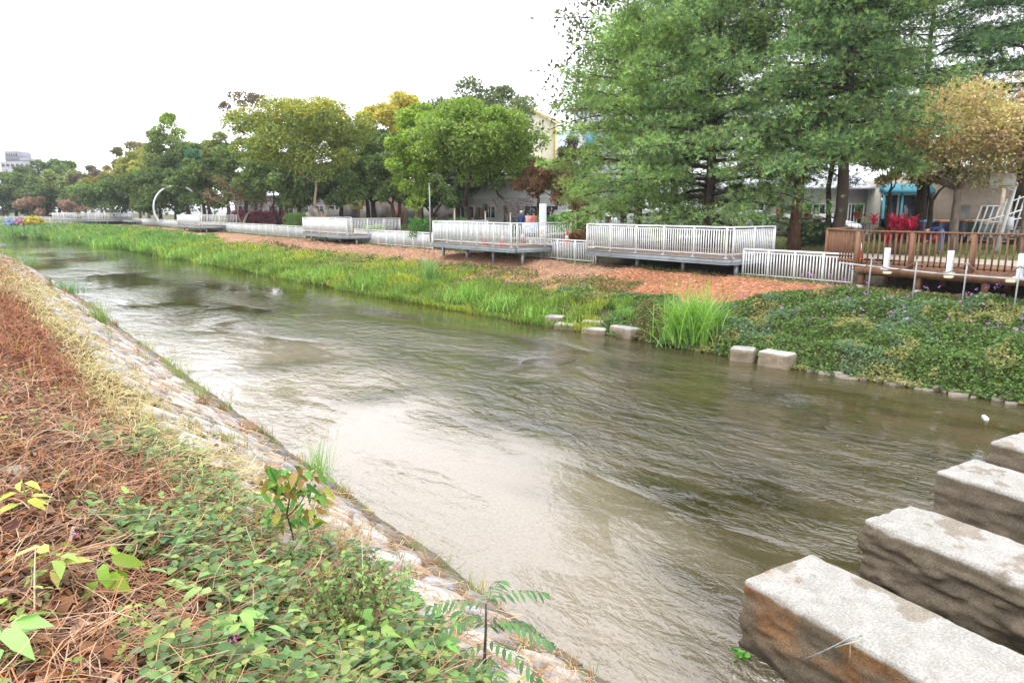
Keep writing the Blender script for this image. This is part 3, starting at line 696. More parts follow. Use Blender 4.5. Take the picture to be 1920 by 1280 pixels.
# crack line of the third block is a groove of its own (dark slot)
# wire loop and twig hanging on the first block
def on_block(px, py):   # points on the near face plane of the first block
    return None
P1 = unp(1610, 1197, .62); P2 = unp(1500, 1238, .42)
a0 = np.array([5.27, 2.05, .66])
mb = MB()
pts = [(-.03, -.32, .73), (-.05, -.20, .78), (-.07, -.05, .72), (-.10, .18, .56), (-.11, .42, .44)]
def onface(px_, py_, out=.03):   # point on the river-facing side of the first block
    best = None
    for z_ in np.linspace(.1, .74, 120):
        P_ = unp(px_, py_, z_); d_ = abs(P_[0] - (5.58 - (3.58 - P_[1]) * .122 - out))
        if best is None or d_ < best[0]: best = (d_, P_)
    return best[1]
W_ = [onface(1504, 1236, .05), onface(1540, 1222, .06), onface(1575, 1205, .06), onface(1594, 1194, .05), onface(1618, 1190, .05)]
mb.tube(W_, [.003, .005, .007, .007, .008], 6, (.32, .36, .36)); mb.tube([W_[4], onface(1612, 1200, .07), onface(1590, 1206, .08), onface(1566, 1213, .06)], .006, 6, (.42, .38, .28)); mb.tube([onface(1594, 1206, .07), onface(1594, 1228, .07), onface(1588, 1250, .05)], [.005, .004, .002], 6, (.36, .27, .17))
tag(mb.build('snagged_twig', M_stick), 'pale twig and cord loop snagged on the side of the nearest stepping stone', 'twig')
B = Bulk(); q = rs(3); P = np.tile(np.array([[5.52, 3.52, .02]]), (40, 1)) + q.randn(40, 3) * .035; P[:, 0] -= .08
B.leaves(P, rdir(q, 40), rdir(q, 40) + np.array([-.3, -.2, .9]), .05, .045, pick(q, 40, [(.10, .3, .05), (.15, .38, .06)], .2), 'broad'); tag(B.build('small_weed', M_plant), 'tiny bright green weed at the water line of the nearest stepping stone', 'plant')
GB = 'concrete blocks at the foot of the far bank'
for (a, b_, c_, d_, hh, lb) in [((1020, 592), (1054, 594), .75, .5, .45, 'upright grey block at the left end of the far group, half in green grass'),
        ((1038, 606), (1080, 609), .9, .5, .28, 'low flat grey block lying in the water between two taller blocks'),
        ((1090, 601), (1134, 603), .95, .4, .42, 'grey block lying behind another with weeds over its front'),
        ((1089, 615), (1134, 618), .95, .5, .26, 'low grey block at the water line in front of a weedy block'),
        ((1142, 609), (1182, 617), .85, .5, .42, 'grey block at the right end of the far group beside dark weeds'),
        ((1368, 652), (1414, 656), .85, .5, .45, 'pale grey block with a notch just right of the tall reed clump'),
        ((1420, 657), (1478, 666), .95, .55, .48, 'largest pale grey block on the far waterline, with a white streak')]:
    zt = hh - .08
    A = unp(*a, zt); B_ = unp(*b_, zt); M_ = (A + B_) / 2; L_ = np.linalg.norm((B_ - A)[:2]); ang = math.atan2(B_[1] - A[1], B_[0] - A[0])
    perp = np.array([math.sin(ang) * -1, math.cos(ang)]); perp = perp if perp[0] > 0 else -perp
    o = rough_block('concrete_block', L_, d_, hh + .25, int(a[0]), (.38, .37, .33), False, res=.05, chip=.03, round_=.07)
    o.location = (M_[0] + perp[0] * d_ / 2, M_[1] + perp[1] * d_ / 2, -.33); o.rotation_euler = (0, 0, ang - math.pi / 2)
    me = o.data; at = me.color_attributes['Col']; buf = np.zeros(len(me.vertices) * 4, np.float32); at.data.foreach_get('color', buf); buf = buf.reshape(-1, 4)
    buf[:, :3] = np.where(buf[:, :3] < .25, np.minimum(buf[:, :3] * 1.9, .3), buf[:, :3]); at.data.foreach_set('color', buf.ravel())
    tag(o, lb, 'concrete block', GB)
# low stone edging on the far bank at right
q = rs(12); mb = MB()
for yv in np.arange(1.0, 9.8, .17):
    x0 = float(FE(yv)) + .02 + .16 * q.randn(); R_ = .09 + .12 * q.rand(); an = np.sort(q.rand(7)) * 6.28; P = [(x0 + R_ * 1.3 * math.cos(a), yv + R_ * math.sin(a)) for a in an]
    mb.prism(P, -.1, max(0, x0 - float(FE(yv))) * .3 + .02 + .07 * q.rand(), tuple(np.array([.21, .185, .15]) * (.5 + .8 * q.rand())))
tag(mb.build('edging_stones', M_stone), kind='structure')
# floating bottle
P = unp(1847, 783, 0.02); e = empty('plastic_bottle', P, .6, 'pale plastic bottle floating on the water near the right edge', 'bottle')
mb = MB(); mb.tube([(-.13, 0, 0), (-.11, 0, 0), (0, 0, 0), (.08, 0, 0), (.12, 0, 0)], [.03, .045, .045, .045, .018], 12, (.75, .78, .80)); mb.build('body', M_plastic, e, True)
mb = MB(); mb.tube([(-.06, 0, 0), (.02, 0, 0)], .047, 12, (.35, .55, .75)); mb.build('label_band', M_plastic, e, True)
mb = MB(); mb.tube([(.12, 0, 0), (.15, 0, 0)], .02, 10, (.85, .6, .4)); mb.build('cap', M_plastic, e)

# ------------------------------------------------------------------ white railings
def rail_parts(parent, pts, zb, H=1.1, gap=.12, post=1.5, bal=.115, wide=.032, name_p='post', end_gap=.10):
    """pts: polyline in XY. top rail, sub rail, bottom rail and balusters per run; posts one by one"""
    pts = [np.array(p, float) for p in pts]
    rails = MB(); first = True
    for a, b in zip(pts[:-1], pts[1:]):
        d = b - a; L = np.linalg.norm(d); d /= L
        z = lambda t, h: (a[0] + d[0] * t, a[1] + d[1] * t, zb + h)
        rails.bar(z(-.03, H), z(L + .03, H), .055, .055); rails.bar(z(0, H - gap), z(L, H - gap), .03, .03); rails.bar(z(0, .07), z(L, .07), .03, .03)
        bl = MB(); nb = int(L / bal)
        for i in range(1, nb): bl.bar(z(i * L / nb, .07), z(i * L / nb, H - gap), wide, wide)
        if bl.n: bl.build('balusters', M_white, parent)
        npst = max(1, int(round(L / post)))
        for i in range(npst + 1):
            if i == 0 and not first: continue
            pm = MB(); t = i * L / npst; pm.bar(z(t, -.06), z(t, H - .03), .06, .06); pm.bar(z(t, -.075), z(t, -.055), .13, .13); pm.build(name_p, M_white, parent)
        first = False
    rails.build('rails', M_white, parent, bevel=.006)
GF = 'low white picket railings along the far bank'
def fence_run(px0, px1, label, x=FX, H=1.0, zb=1.66, bal=.115, post=1.2):
    y0, y1 = y_at(px0, x, zb), y_at(px1, x, zb)
    e = empty('picket_railing', (0, 0, 0), 0, label, 'railing', GF)
    rail_parts(e, [(x, y1), (x, y0)], zb + .06, H, .11, post, bal); return y0, y1
fence_run(1392, 1597, 'white picket railing between the pine deck and the brown timber deck')
fence_run(985, 1113, 'short white picket railing between the two largest decks, beside an orange cone')
fence_run(667, 812, 'white picket railing just right of the big spreading tree')
fence_run(376, 572, 'long low white railing below the big spreading tree, right of the ring arch', bal=.16, post=2)
fence_run(250, 334, 'low white railing in front of the nearer ring arch', bal=.2, post=2.5)
def fence_pts(P, label, **k):
    e = empty('picket_railing', (0, 0, 0), 0, label, 'railing', GF); rail_parts(e, [tuple(p[:2]) for p in P], 1.72, 1.0, .11, k.get('post', 3), k.get('bal', .25))
fence_pts([atd(153, 126.5), atd(178, 125)], 'short white railing stretch between two far decks')
fence_pts([atd(-30, 152), atd(30, 146), atd(124, 133)], 'most distant white railing at the far left behind the coloured blooms', post=4, bal=.3)

GD = 'white railed viewing decks'
_loc = [False]
def deck(front_x, y_near, y_far, back_x, label, chamfer=.5, cover=None, bal=.115, post=1.5, steel=False, z=2.42, bevel_near=True):
    e = empty('viewing_deck', (0, 0, 0), 0, label, 'deck', GD)
    P = [(front_x, y_far), (front_x, y_near), (front_x + chamfer * .5, y_near - chamfer * .35), (back_x, y_near - chamfer * .35), (back_x, y_far)]
    mb = MB(); mb.prism(P[::-1], z - .05, z, (.2, .15, .12)); mb.build('deck_floor', M_deck, e)
    # steel channel under the edge
    mb = MB(); Q = P[:4]
    for a, b in zip(Q[:-1], Q[1:]):
        mb.bar((a[0] + .02, a[1], z - .17), (b[0] + .02, b[1], z - .17), .05, .22)
        mb.bar((a[0], a[1], z - .06), (b[0], b[1], z - .06), .12, .018); mb.bar((a[0], a[1], z - .28), (b[0], b[1], z - .28), .12, .018)
    mb.bar((P[4][0], P[4][1], z - .17), (P[0][0], P[0][1], z - .17), .05, .22)
    mb.build('edge_beam', M_steel, e)
    n = max(2, int((y_far - y_near) / 2.2))
    for i in range(n + 1):
        yv = y_near + (y_far - y_near) * i / n
        for xv in (front_x + .75, back_x - .3):
            g = 1.6 if _loc[0] else float(ground(xv, yv)); pm = MB(); pm.bar((xv, yv, g - .1), (xv, yv, z - .28), .12, .12); pm.build('support_post', M_steel, e)
    rl = empty('railing', (0, 0, 0)); rl.parent = e
    o = .06
    pts = [(back_x, y_far - o), (front_x + o, y_far - o), (front_x + o, y_near), (front_x + chamfer * .5 + o, y_near - chamfer * .35 + o), (back_x, y_near - chamfer * .35 + o)]
    rail_parts(rl, pts, z + .03, 1.08, .10, post, bal); return e
def D(px_far, px_near, fx, bx, label, **k): return deck(fx, y_at(px_near, fx, 2.42), y_at(px_far, fx, 2.42), bx, label, **k)
D(1097, 1359, 22.6, 25.6, 'largest white railed deck, under the overhanging pine boughs')
D(810, 957, 20.9, 24.7, 'white railed deck on steel beams in front of the white pylon sign')
D(567, 650, 21.6, 25.8, 'white railed deck at the foot of the big spreading tree')
D(332, 373, 20.6, 24.6, 'small white railed deck beside the nearer ring arch', bal=.16, post=2)
_loc[0] = True
for (pn, fn, L_, lb) in ((205, 121, 7.6, 'distant white railed deck, middle one of three at far left'), (153, 125, 9.0, 'most distant white railed deck, nearest the far ring arch')):
    e = deck(0, 0, L_, 4.0, lb, bal=.22, post=2.5); P_ = atd(pn, fn, 0); e.location = (P_[0] - 1.2, P_[1], 0); e.rotation_euler = (0, 0, math.radians(16.4))
_loc[0] = False
# the grey one
e = D(206, 246, 21.9, 26.0, 'distant deck with bare grey steel railing', bal=.3, post=2.0)
for o in e.children_recursive:
    if o.type == 'MESH' and o.data.materials and o.data.materials[0] == M_white: o.data.materials[0] = M_steel

# ------------------------------------------------------------------ brown timber deck at right
e = empty('timber_deck', (0, 0, 0), 0, 'brown timber boardwalk deck with slatted rail at the right edge', 'deck')
fx, yn, yf, bx_ = 22.75, 1.5, 11.45, 26.4; z = 2.42
mb = MB(); 
for i, yv in enumerate(np.arange(yn, yf, .15)): mb.box(((fx + bx_) / 2, yv + .07, z - .02), (bx_ - fx, .135, .04))
mb.build('deck_floor', M_bwood, e)
mb = MB(); mb.bar((fx - .03, yn, z - .13), (fx - .03, yf, z - .13), .05, .2); mb.bar((fx, yf + .03, z - .13), (bx_, yf + .03, z - .13), .05, .2)
for xv in (fx + .25, fx + 1.6, bx_ - .3): mb.bar((xv, yn, z - .22), (xv, yf, z - .22), .12, .16)
mb.build('joists', M_bwood, e)
for i, yv in enumerate([11.3, 9.55, 7.75, 5.95, 4.1, 2.3]):
    for xv in (fx + .15, fx + 1.9):
        g = float(ground(xv, yv)); pm = MB(); pm.bar((xv, yv, g + .05), (xv, yv, z - .2), .16, .16); o = pm.build('support_post', M_bwood, e)
        if xv < fx + 1: fm = MB(); fm.bar((xv, yv, g - .1), (xv, yv, g + .12), .2, .2, (.4, .39, .36)); fm.build('footing', M_rough, o)
rl = empty('railing', (0, 0, 0)); rl.parent = e
pts = [(fx + .05, yn), (fx + .05, yf), (fx + 1.1, yf + 1.6), (bx_ + .4, yf + 2.3)]
mb = MB()
for a, b in zip(pts[:-1], pts[1:]):
    mb.bar((*a, z + 1.1), (*b, z + 1.1), .13, .05); mb.bar((*a, z + .12), (*b, z + .12), .05, .09)
    a_, b2 = np.array(a), np.array(b); L = np.linalg.norm(b2 - a_); n = int(L / .165); bl = MB()
    for i in range(1, n): p_ = a_ + (b2 - a_) * i / n; bl.bar((*p_, z + .06), (*p_, z + 1.08), .05, .035)
    if bl.n: bl.build('slats', M_bwood, rl)
    n = max(1, round(L / 1.8))
    for i in range(n + 1 if b is pts[-1] else n): p_ = a_ + (b2 - a_) * i / n; pm = MB(); pm.bar((*p_, z - .15), (*p_, z + 1.08), .13, .13); pm.build('post', M_bwood, rl)
mb.build('rails', M_bwood, rl)
# white bollard lights on the river side of the timber deck
for (a, b_, lb) in ((1661, 502, 'white bollard left of the others in front of the timber deck'), (1779, 509, 'white bollard in the middle before the timber deck'), (1911, 518, 'white bollard at the right picture edge before the timber deck')):
    P = np.array([22.45, y_at(a, 22.45, 2.36), 2.36]); e = empty('bollard', P, 0, lb, 'bollard', 'white bollards along the timber deck')
    mb = MB(); mb.box((0, 0, .34), (.14, .14, .66), col=(.72, .76, .85)); mb.build('column', M_paint, e, bevel=.015)
    mb = MB(); mb.box((0, 0, .03), (.24, .24, .05), col=(.6, .6, .6)); mb.build('base_plate', M_paint, e)
# steel stakes, rope and cable
tops = []
for i, (a, lb) in enumerate(((1628, 'thin steel stake left of the rest, rope tied at its top'), (1712, 'steel stake between the first two white bollards'), (1805, 'steel stake just right of the middle white bollard'), (1903, 'steel stake at the right edge holding the end of the rope'))):
    x0 = 22.2; yv = y_at(a, x0, 1.8); g = float(ground(x0, yv)); mb = MB(); q = rs(i)
    tp = (x0 + .02, yv - .02, 2.72); mb.tube([(x0, yv, g - .1), (x0 + .01, yv - .01, 2.3), tp], .022, 8, (.42, .42, .41)); e = empty('stake', (0, 0, 0), 0, lb, 'stake', 'steel stakes with rope'); mb.build('rod', M_rough, e, True)
    kb = MB(); kb.tube([(tp[0], tp[1] - .05, tp[2] - .05), tp, (tp[0], tp[1] + .05, tp[2] - .05)], .03, 8, (.35, .32, .28)); kb.build('rope_knot', M_rough, e, True); tops.append(tp)
mb = MB(); allp = [(22.6, 11.6, 2.45)] + tops + [(22.2, tops[-1][1] - 1.6, 2.66)]
for a, b in zip(allp[:-1], allp[1:]):
    a, b = np.array(a), np.array(b); P = [a + (b - a) * t - np.array([0, 0, .32 * 4 * t * (1 - t)]) for t in np.linspace(0, 1, 12)]; mb.tube(P, .016, 6, (.16, .12, .10))
tag(mb.build('rope', M_rough, smooth=True), 'sagging dark rope strung between the steel stakes', 'rope')
mb = MB(); mb.tube([(22.35, 11.8, 2.5), (22.34, 9, 2.37), (22.34, 5, 2.34), (22.34, 2, 2.33)], .022, 8, (.5, .5, .5)); tag(mb.build('conduit', M_rough, smooth=True), 'long grey conduit pipe running along the edge of the timber deck', 'pipe')
for k, (a, lb) in enumerate(((1665, 'yellowish lamp box on the conduit below the left bollard'), (1780, 'yellowish lamp box on the conduit below the middle bollard'), (1897, 'yellowish lamp box on the conduit by the right bollard'))):
    yv = y_at(a, 22.3, 2.36); e = empty('floodlight', (22.28, yv, 2.30), 0, lb, 'lamp', 'small lamp boxes on the conduit'); mb = MB(); mb.box((0, 0, 0), (.12, .24, .06), col=(.62, .55, .36)); mb.build('housing', M_paint, e, bevel=.01); mb = MB(); mb.box((-.02, 0, -.035), (.09, .2, .015), col=(.5, .48, .4)); mb.build('lens', M_plastic, e)

# ------------------------------------------------------------------ trees
def branches(mb, r, base, fork, puffs, r0, lean=(0, 0), nf=1):
    """trunk to the fork, then limbs grown towards every puff centre from the nearest limb node"""
    base = np.array(base, float); nodes = []
    k = 6; sway = r.randn(2) * .10 * fork; col = (.5, .5, .5)
    tr = []
    for i in range(k + 1):
        t = i / k; tr.append(base + np.array([lean[0] * t + sway[0] * math.sin(t * 3.1), lean[1] * t + sway[1] * math.sin(t * 3.1), fork * t - .15 * (i == 0)]))
    return tr

BARK = {'grey': (.20, .165, .13), 'dark': (.055, .042, .032), 'pale': (.36, .30, .23), 'red': (.11, .058, .038), 'brown': (.13, .095, .065)}

def tree(name, label, px, fwd, top, wpx, bot, seed, pal, bark='brown', leaves=9000, lsize=.30, npuff=36, r0=.22, fork=.24, z0=2.38, leanpx=0, depthf=1.0, density=1.0, style='leaf',
         cat='tree', group=None, multi=1, fruit=None, hollow=.55, prf=.22, topshape=.5, puff_up=.5, dx=0.0, yellowtop=None, leafW=.6, trans=None, limbr=1.0):
    r = rs(seed); c = atd(px + leanpx, fwd, z0); b = atd(px, fwd, z0)
    H = z_at(top, fwd) - z0; Rw = wpx / 1353.0 * fwd / 2; cb = z_at(bot, fwd) - z0
    # coordinates relative to the tree base, x' along the camera right, built in world axes
    cx, cy_ = c[0] - b[0], c[1] - b[1]
    e = empty(name, b, 0, label, cat, group)
    Rv = (H - cb) / 2; cz = cb + Rv; pr = prf * Rw
    pts = []; tries = 0
    while len(pts) < npuff and tries < npuff * 60:
        tries += 1; d = rdir(r, 1)[0]; rad = (hollow + (1 - hollow) * r.rand()) if r.rand() < .8 else r.rand()
        if d[2] < -.3 and r.rand() < .4: d[2] *= -.5
        p_ = np.array([d[0] * rad * (Rw - pr), d[1] * rad * (Rw - pr) * depthf, d[2] * rad * (Rv - pr * .6)])
        tz = (p_[2] / Rv)
        if tz > 0: p_[:2] *= 1 - topshape * tz ** 2 * .6
        else: p_[:2] *= 1 - .25 * abs(tz)
        p_ += np.array([cx, cy_, cz])
        if all(np.linalg.norm(p_ - q) > pr * .72 for q in pts): pts.append(p_)
    pts = np.array(pts); n = len(pts)
    # stretch the puff cloud so the crown fills its measured bounds
    rt = np.array([cy, -sy]); fw_ = np.array([sy, cy]); pc = pts[:, :2] - np.array([cx, cy_]); a_ = pc @ rt; d_ = pc @ fw_
    a_ = (a_ - (a_.max() + a_.min()) / 2) * (2 * (Rw - pr * .85) / max(a_.max() - a_.min(), .1)); d_ = d_ * ((Rw - pr) * depthf / max(np.abs(d_).max(), .1))
    pts[:, :2] = np.array([cx, cy_]) + a_[:, None] * rt + d_[:, None] * fw_
    pts[:, 2] = (cb + pr * .5) + (pts[:, 2] - pts[:, 2].min()) * ((H - cb - pr * 1.1) / max(pts[:, 2].max() - pts[:, 2].min(), .1))
    # limbs
    mb = MB(); fh = fork * H
    if multi == 1:
        roots = [(np.array([0, 0, 0.]), np.array([cx * .35, cy_ * .35, fh]))]
    else:
        roots = []
        for k in range(multi):
            a = 2 * math.pi * k / multi + r.rand(); roots.append((np.array([math.cos(a), math.sin(a), 0]) * r0 * .6, np.array([cx * .4 + math.cos(a) * Rw * .16, cy_ * .4 + math.sin(a) * Rw * .16, fh * (.9 + .2 * r.rand())])))
    nodes = []
    for a, f_ in roots:
        P = [a + (f_ - a) * t + np.array([r.randn() * .04, r.randn() * .04, 0]) * H * .12 * math.sin(t * 3.14) for t in np.linspace(0, 1, 6)]; P[0][2] -= .2
        rr = np.linspace(r0 * (1.25 if multi == 1 else .8), r0 * (.85 if multi == 1 else .55), 6); rr[0] *= 1.25
        mb.tube(P, rr, 9); nodes.append((f_, rr[-1], 0))
        if multi == 1: nodes.append((P[4], rr[-2] * .8, 0))
    order = np.argsort([np.linalg.norm(p_ - roots[0][1]) for p_ in pts])
    for oi, i in enumerate(order):
        t = pts[i]; best = None
        for (q, rad, dep) in nodes:
            v = t - q; cost = np.linalg.norm(v) + max(0, -v[2]) * 1.5 + dep * .25
            if best is None or cost < best[0]: best = (cost, q, rad, dep)
        _, q, rad, dep = best; L = np.linalg.norm(t - q)
        rr0 = max(rad * (.72 if oi > 2 else .85), .022 * fwd / 40); m = 6
        off = r.randn(3) * L * .10; off[2] += L * .08
        P = [q + (t - q) * s_ + off * math.sin(s_ * math.pi) + r.randn(3) * L * .02 * (0 < s_ < 1) for s_ in np.linspace(0, 1, m)]
        rr = np.linspace(rr0, max(rr0 * .35, .015), m) * limbr; mb.tube(P, rr, 6)
        for s_ in (2, 3, 4, 5): nodes.append((P[s_], rr[s_], dep + 1))
        if style == 'bare' or density < .6:
            for _ in range(5):
                s_ = r.randint(2, m); d = rdir(r, 1)[0]; d[2] = abs(d[2]) * .6; Lt = pr * (.8 + .8 * r.rand())
                Q = [P[s_] + d * Lt * u_ + r.randn(3) * Lt * .06 * u_ for u_ in (0, .35, .7, 1)]; mb.tube(Q, np.linspace(rr[s_] * .7, .012, 4), 4)
    o = mb.build('trunk', M_bark, e, True, False); o.color = (*BARK[bark], 1)
    # crown
    nl = int(leaves * density * 1.35); w_ = r.rand(n) + .6; cnt = (w_ / w_.sum() * nl).astype(int); idx = np.repeat(np.arange(n), cnt); m = len(idx)
    u = rdir(r, m); u[:, 2] = np.where((u[:, 2] < -.2) & (r.rand(m) < puff_up), -u[:, 2], u[:, 2])
    prs = pr * (.75 + .5 * r.rand(n)); rad = (.35 + .65 * r.rand(m) ** .45)
    bumpy = .8 + .4 * vnoise(u[:, 0] * 2 + idx * 3.7, u[:, 1] * 2 + u[:, 2] * 2, .8, seed)
    P = pts[idx] + u * (prs[idx] * rad * bumpy)[:, None] * np.array([1, 1, .72])
    T = unit(u * .6 + rdir(r, m) * .9 + np.array([0, 0, -.15])); Nn = unit(u * .6 + rdir(r, m) * .6 + np.array([0, 0, .5]))
    ptint = (.78 + .44 * r.rand(n))[idx]; cc = pick(r, m, pal, .22) * ptint[:, None]
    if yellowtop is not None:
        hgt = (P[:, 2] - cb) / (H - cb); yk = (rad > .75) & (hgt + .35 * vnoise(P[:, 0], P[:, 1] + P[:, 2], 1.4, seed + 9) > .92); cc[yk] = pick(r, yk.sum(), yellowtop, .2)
    B = Bulk()
    if style == 'needle':
        k = 5; q = np.repeat(np.arange(m), k); Tq = unit(T[q] * .8 + rdir(r, m * k) * .8 + np.array([0, 0, .15]))
        B.leaves(P[q], Tq, rdir(r, m * k), lsize * (.6 + .6 * r.rand(m * k)), lsize * .17, cc[q] * (.85 + .3 * r.rand(m * k, 1)), 'tri')
    else:
        B.leaves(P, T, Nn, lsize * (.6 + .7 * r.rand(m)), lsize * leafW * (.7 + .5 * r.rand(m)), cc, 'diamond', .15, .12)
    if fruit is not None:
        fc, nfz = fruit; k = r.randint(0, m, nfz); q = np.repeat(k, 10); B.leaves(P[q] + r.randn(len(q), 3) * .16 + u[q] * .2, rdir(r, len(q)), rdir(r, len(q)), .2, .16, pick(r, len(q), [fc], .15), 'diamond')
    B.build('crown', M_needle if style == 'needle' else M_leaf, e)
    return e

def pine(label, px, fwd, top, wpx, bot, seed, pal, bark='red', tufts=9000, r0=.24, z0=2.38, lean=0, lowbias=.2, nb=46, group='pines over the decks', leafy=False, lsize=.20, topflat=.6, wide=1.2):
    r = rs(seed); b = atd(px, fwd, z0); H = z_at(top, fwd) - z0; R = wide * wpx / 1353.0 * fwd / 2; cb = z_at(bot, fwd) - z0; tufts = int(tufts * 1.35)
    e = empty('pine_tree', b, 0, label, 'tree', group); mb = MB()
    k = 14; wob_ = np.cumsum(r.randn(k + 1, 2) * .05 * H / 14, 0); rt = np.array([cy, -sy])
    tp = [np.array([wob_[i, 0] + rt[0] * lean * (i / k), wob_[i, 1] + rt[1] * lean * (i / k), H * .97 * i / k - (.2 if i == 0 else 0)]) for i in range(k + 1)]
    rr = r0 * (1 - np.linspace(0, 1, k + 1) ** 1.1 * .9); rr[0] *= 1.2; mb.tube(tp, rr, 10)
    tp = np.array(tp); cs = []; prs = []
    for j in range(nb):
        t = (j + r.rand()) / nb; h = cb * 1.02 + (H * .99 - cb) * t
        i = min(int(h / (H * .97) * k), k - 1); f_ = h / (H * .97) * k - i; q = tp[i] * (1 - f_) + tp[min(i + 1, k)] * f_
        L = R * (1 - topflat * t ** 1.6) * (.62 + .42 * r.rand()); az = j * 2.4 + r.rand() * .8
        d = np.array([math.cos(az), math.sin(az), 0]); rise = (.30 - .45 * (1 - t)) * L + r.randn() * .2
        if h + rise < cb * .6: rise = cb * .6 - h
        side = np.array([-d[1], d[0], 0]) * r.randn() * .12 * L
        P = [q + d * L * s_ + side * s_ ** 2 + np.array([0, 0, rise * s_ ** 1.4 + .05 * L * math.sin(s_ * 3.1)]) for s_ in np.linspace(0, 1, 7)]
        ri = max(rr[i] * .42, .03); mb.tube(P, np.linspace(ri, .012, 7), 6)
        for s_ in (2, 3, 4, 5, 6):
            if s_ == 2 and r.rand() < .5: continue
            m_ = 1 + (s_ < 6) * 1
            for _ in range(m_):
                lat = np.array([-d[1], d[0], 0]) * (r.rand() * 2 - 1) * L * .30 * (1.15 - s_ / 8); c_ = P[s_] + lat + np.array([0, 0, .12 * r.randn()])
                if abs(lat).sum() > .2: mb.tube([P[s_ - 1], (P[s_ - 1] + c_) / 2 + r.randn(3) * .05, c_], [.03, .02, .009], 5)
                cs.append(c_); prs.append((.40 + .46 * r.rand()) * (R / 4.5) ** .5)
    o = mb.build('trunk', M_bark, e, True, False); o.color = (*BARK[bark], 1)
    cs = np.array(cs); prs = np.array(prs); n = len(cs); idx = r.randint(0, n, tufts); m = tufts
    u = rdir(r, m); P = cs[idx] + u * (prs[idx] * r.rand(m) ** .45)[:, None] * np.array([1.45, 1.45, .62])
    A = unit(u * .5 + np.array([0, 0, .55]) + rdir(r, m) * .4)
    ptint = (.6 + .85 * r.rand(n) ** 1.3)[idx]; cc = pick(r, m, pal, .2) * ptint[:, None]
    B = Bulk()
    if leafy:
        B.leaves(P, unit(u + rdir(r, m) * .8), rdir(r, m) + np.array([0, 0, .5]), lsize * (.6 + .7 * r.rand(m)), lsize * .6, cc, 'diamond', .12, .1)
    else:
        kk = 10; q = np.repeat(np.arange(m), kk); Tq = unit(A[q] * .75 + rdir(r, m * kk) * .85)
        B.leaves(P[q], Tq, rdir(r, m * kk), lsize * (.65 + .6 * r.rand(m * kk)), .019 + .007 * r.rand(m * kk), cc[q] * (.8 + .4 * r.rand(m * kk, 1)), 'tri')
    B.build('crown', M_needle, e); return e

# bark takes its brown from the object colour
nt = M_bark.node_tree
for n_ in list(nt.nodes):
    if n_.type == 'ATTRIBUTE':
        oi = nt.nodes.new('ShaderNodeObjectInfo'); l_ = n_.outputs['Color'].links[0]; tgt = l_.to_socket; nt.links.new(oi.outputs['Color'], tgt)

DG = [(.065, .13, .045), (.085, .16, .05), (.05, .10, .038), (.10, .17, .05)]
MG = [(.07, .15, .035), (.095, .19, .045), (.06, .12, .035), (.12, .22, .05)]
BG = [(.11, .22, .04), (.15, .28, .05), (.08, .17, .035), (.19, .31, .06)]
TG = [(.05, .13, .065), (.06, .16, .08), (.04, .10, .05)]
OL = [(.15, .19, .06), (.20, .22, .08), (.11, .15, .05)]
YE = [(.42, .34, .06), (.50, .40, .07), (.34, .32, .07), (.30, .30, .08)]
TN = [(.34, .27, .12), (.42, .31, .16), (.28, .26, .10), (.38, .24, .16), (.24, .24, .08)]
BR = [(.26, .15, .08), (.20, .11, .06), (.32, .20, .11), (.16, .10, .05)]
PK = [(.34, .22, .15), (.28, .2, .14), (.4, .27, .19)]
_b = lambda P, k=1.5: [tuple(min(v * k, .6) for v in c) for c in P]
_w = lambda P, a=1.28, k=1.1: [(min(v[0] * a * k, .6), min(v[1] * k, .6), v[2] * .92 * k) for v in P]
DG, MG, BG, TG, OL = _w(_b(DG, 1.35)), _w(_b(MG)), _w(_b(BG)), _b(TG, 1.5), _b(OL)
YE, TN, BR, PK = _b(YE, 1.35), _b(TN, 1.75), _b(BR, 1.35), _b(PK, 1.1)
GT = 'broadleaf trees of the riverside park'
T = lambda *a, **k: tree('broadleaf_tree', *a, group=GT, **k)
# far left
T('bluish dark green tree under the distant tower, leftmost of the wood', 30, 172, 314, 100, 400, 201, DG, 'dark', 5200, .75, 26, .3)
T('tall dark green rounded tree right of the distant tower', 112, 165, 301, 120, 395, 202, DG, 'dark', 6500, .72, 30, .3)
T('dark tree low behind the far ring arch', 88, 157, 330, 90, 402, 222, DG, 'dark', 4500, .7, 22, .3)
T('pale olive tree between dark trees far left', 132, 152, 322, 82, 382, 203, OL, 'brown', 4200, .62, 24, .25, depthf=.8)
T('greyish brown thin tree behind the pale olive one', 172, 150, 312, 60, 380, 204, [(.18, .15, .11), (.22, .18, .13), (.15, .17, .09)], 'grey', 2600, .6, 18, .22)
T('small tan bushy tree left of the far ring arch', 55, 152, 368, 56, 404, 205, PK, 'brown', 1800, .5, 14, .16)
T('small pinkish tan tree right of the far ring arch', 136, 143, 366, 44, 404, 206, PK, 'brown', 1600, .5, 12, .16)
T('orange yellow tree peeking out above the dark leaning tree', 190, 136, 312, 66, 372, 207, [(.40, .28, .09), (.34, .28, .08), (.2, .22, .07)], 'brown', 3000, .55, 18, .22)
T('wide low dark green tree with leaning trunks far left', 222, 128, 326, 150, 395, 208, _w([(.08, .18, .07), (.10, .20, .075), (.06, .12, .05), (.16, .28, .07)]), 'dark', 9500, .44, 34, .28, fork=.16, multi=3, hollow=.4)
T('light yellow green tree with tan patches and a slanting trunk', 278, 122, 282, 112, 362, 209, _w([(.26, .35, .09), (.21, .29, .08), (.34, .30, .13), (.34, .40, .09)], 1.1), 'brown', 7500, .42, 30, .22, fork=.35)
T('tan tree top left of the tall layered tree', 262, 128, 268, 80, 345, 230, [(.26, .25, .09), (.2, .22, .08), (.3, .25, .12)], 'brown', 3800, .48, 20, .2)
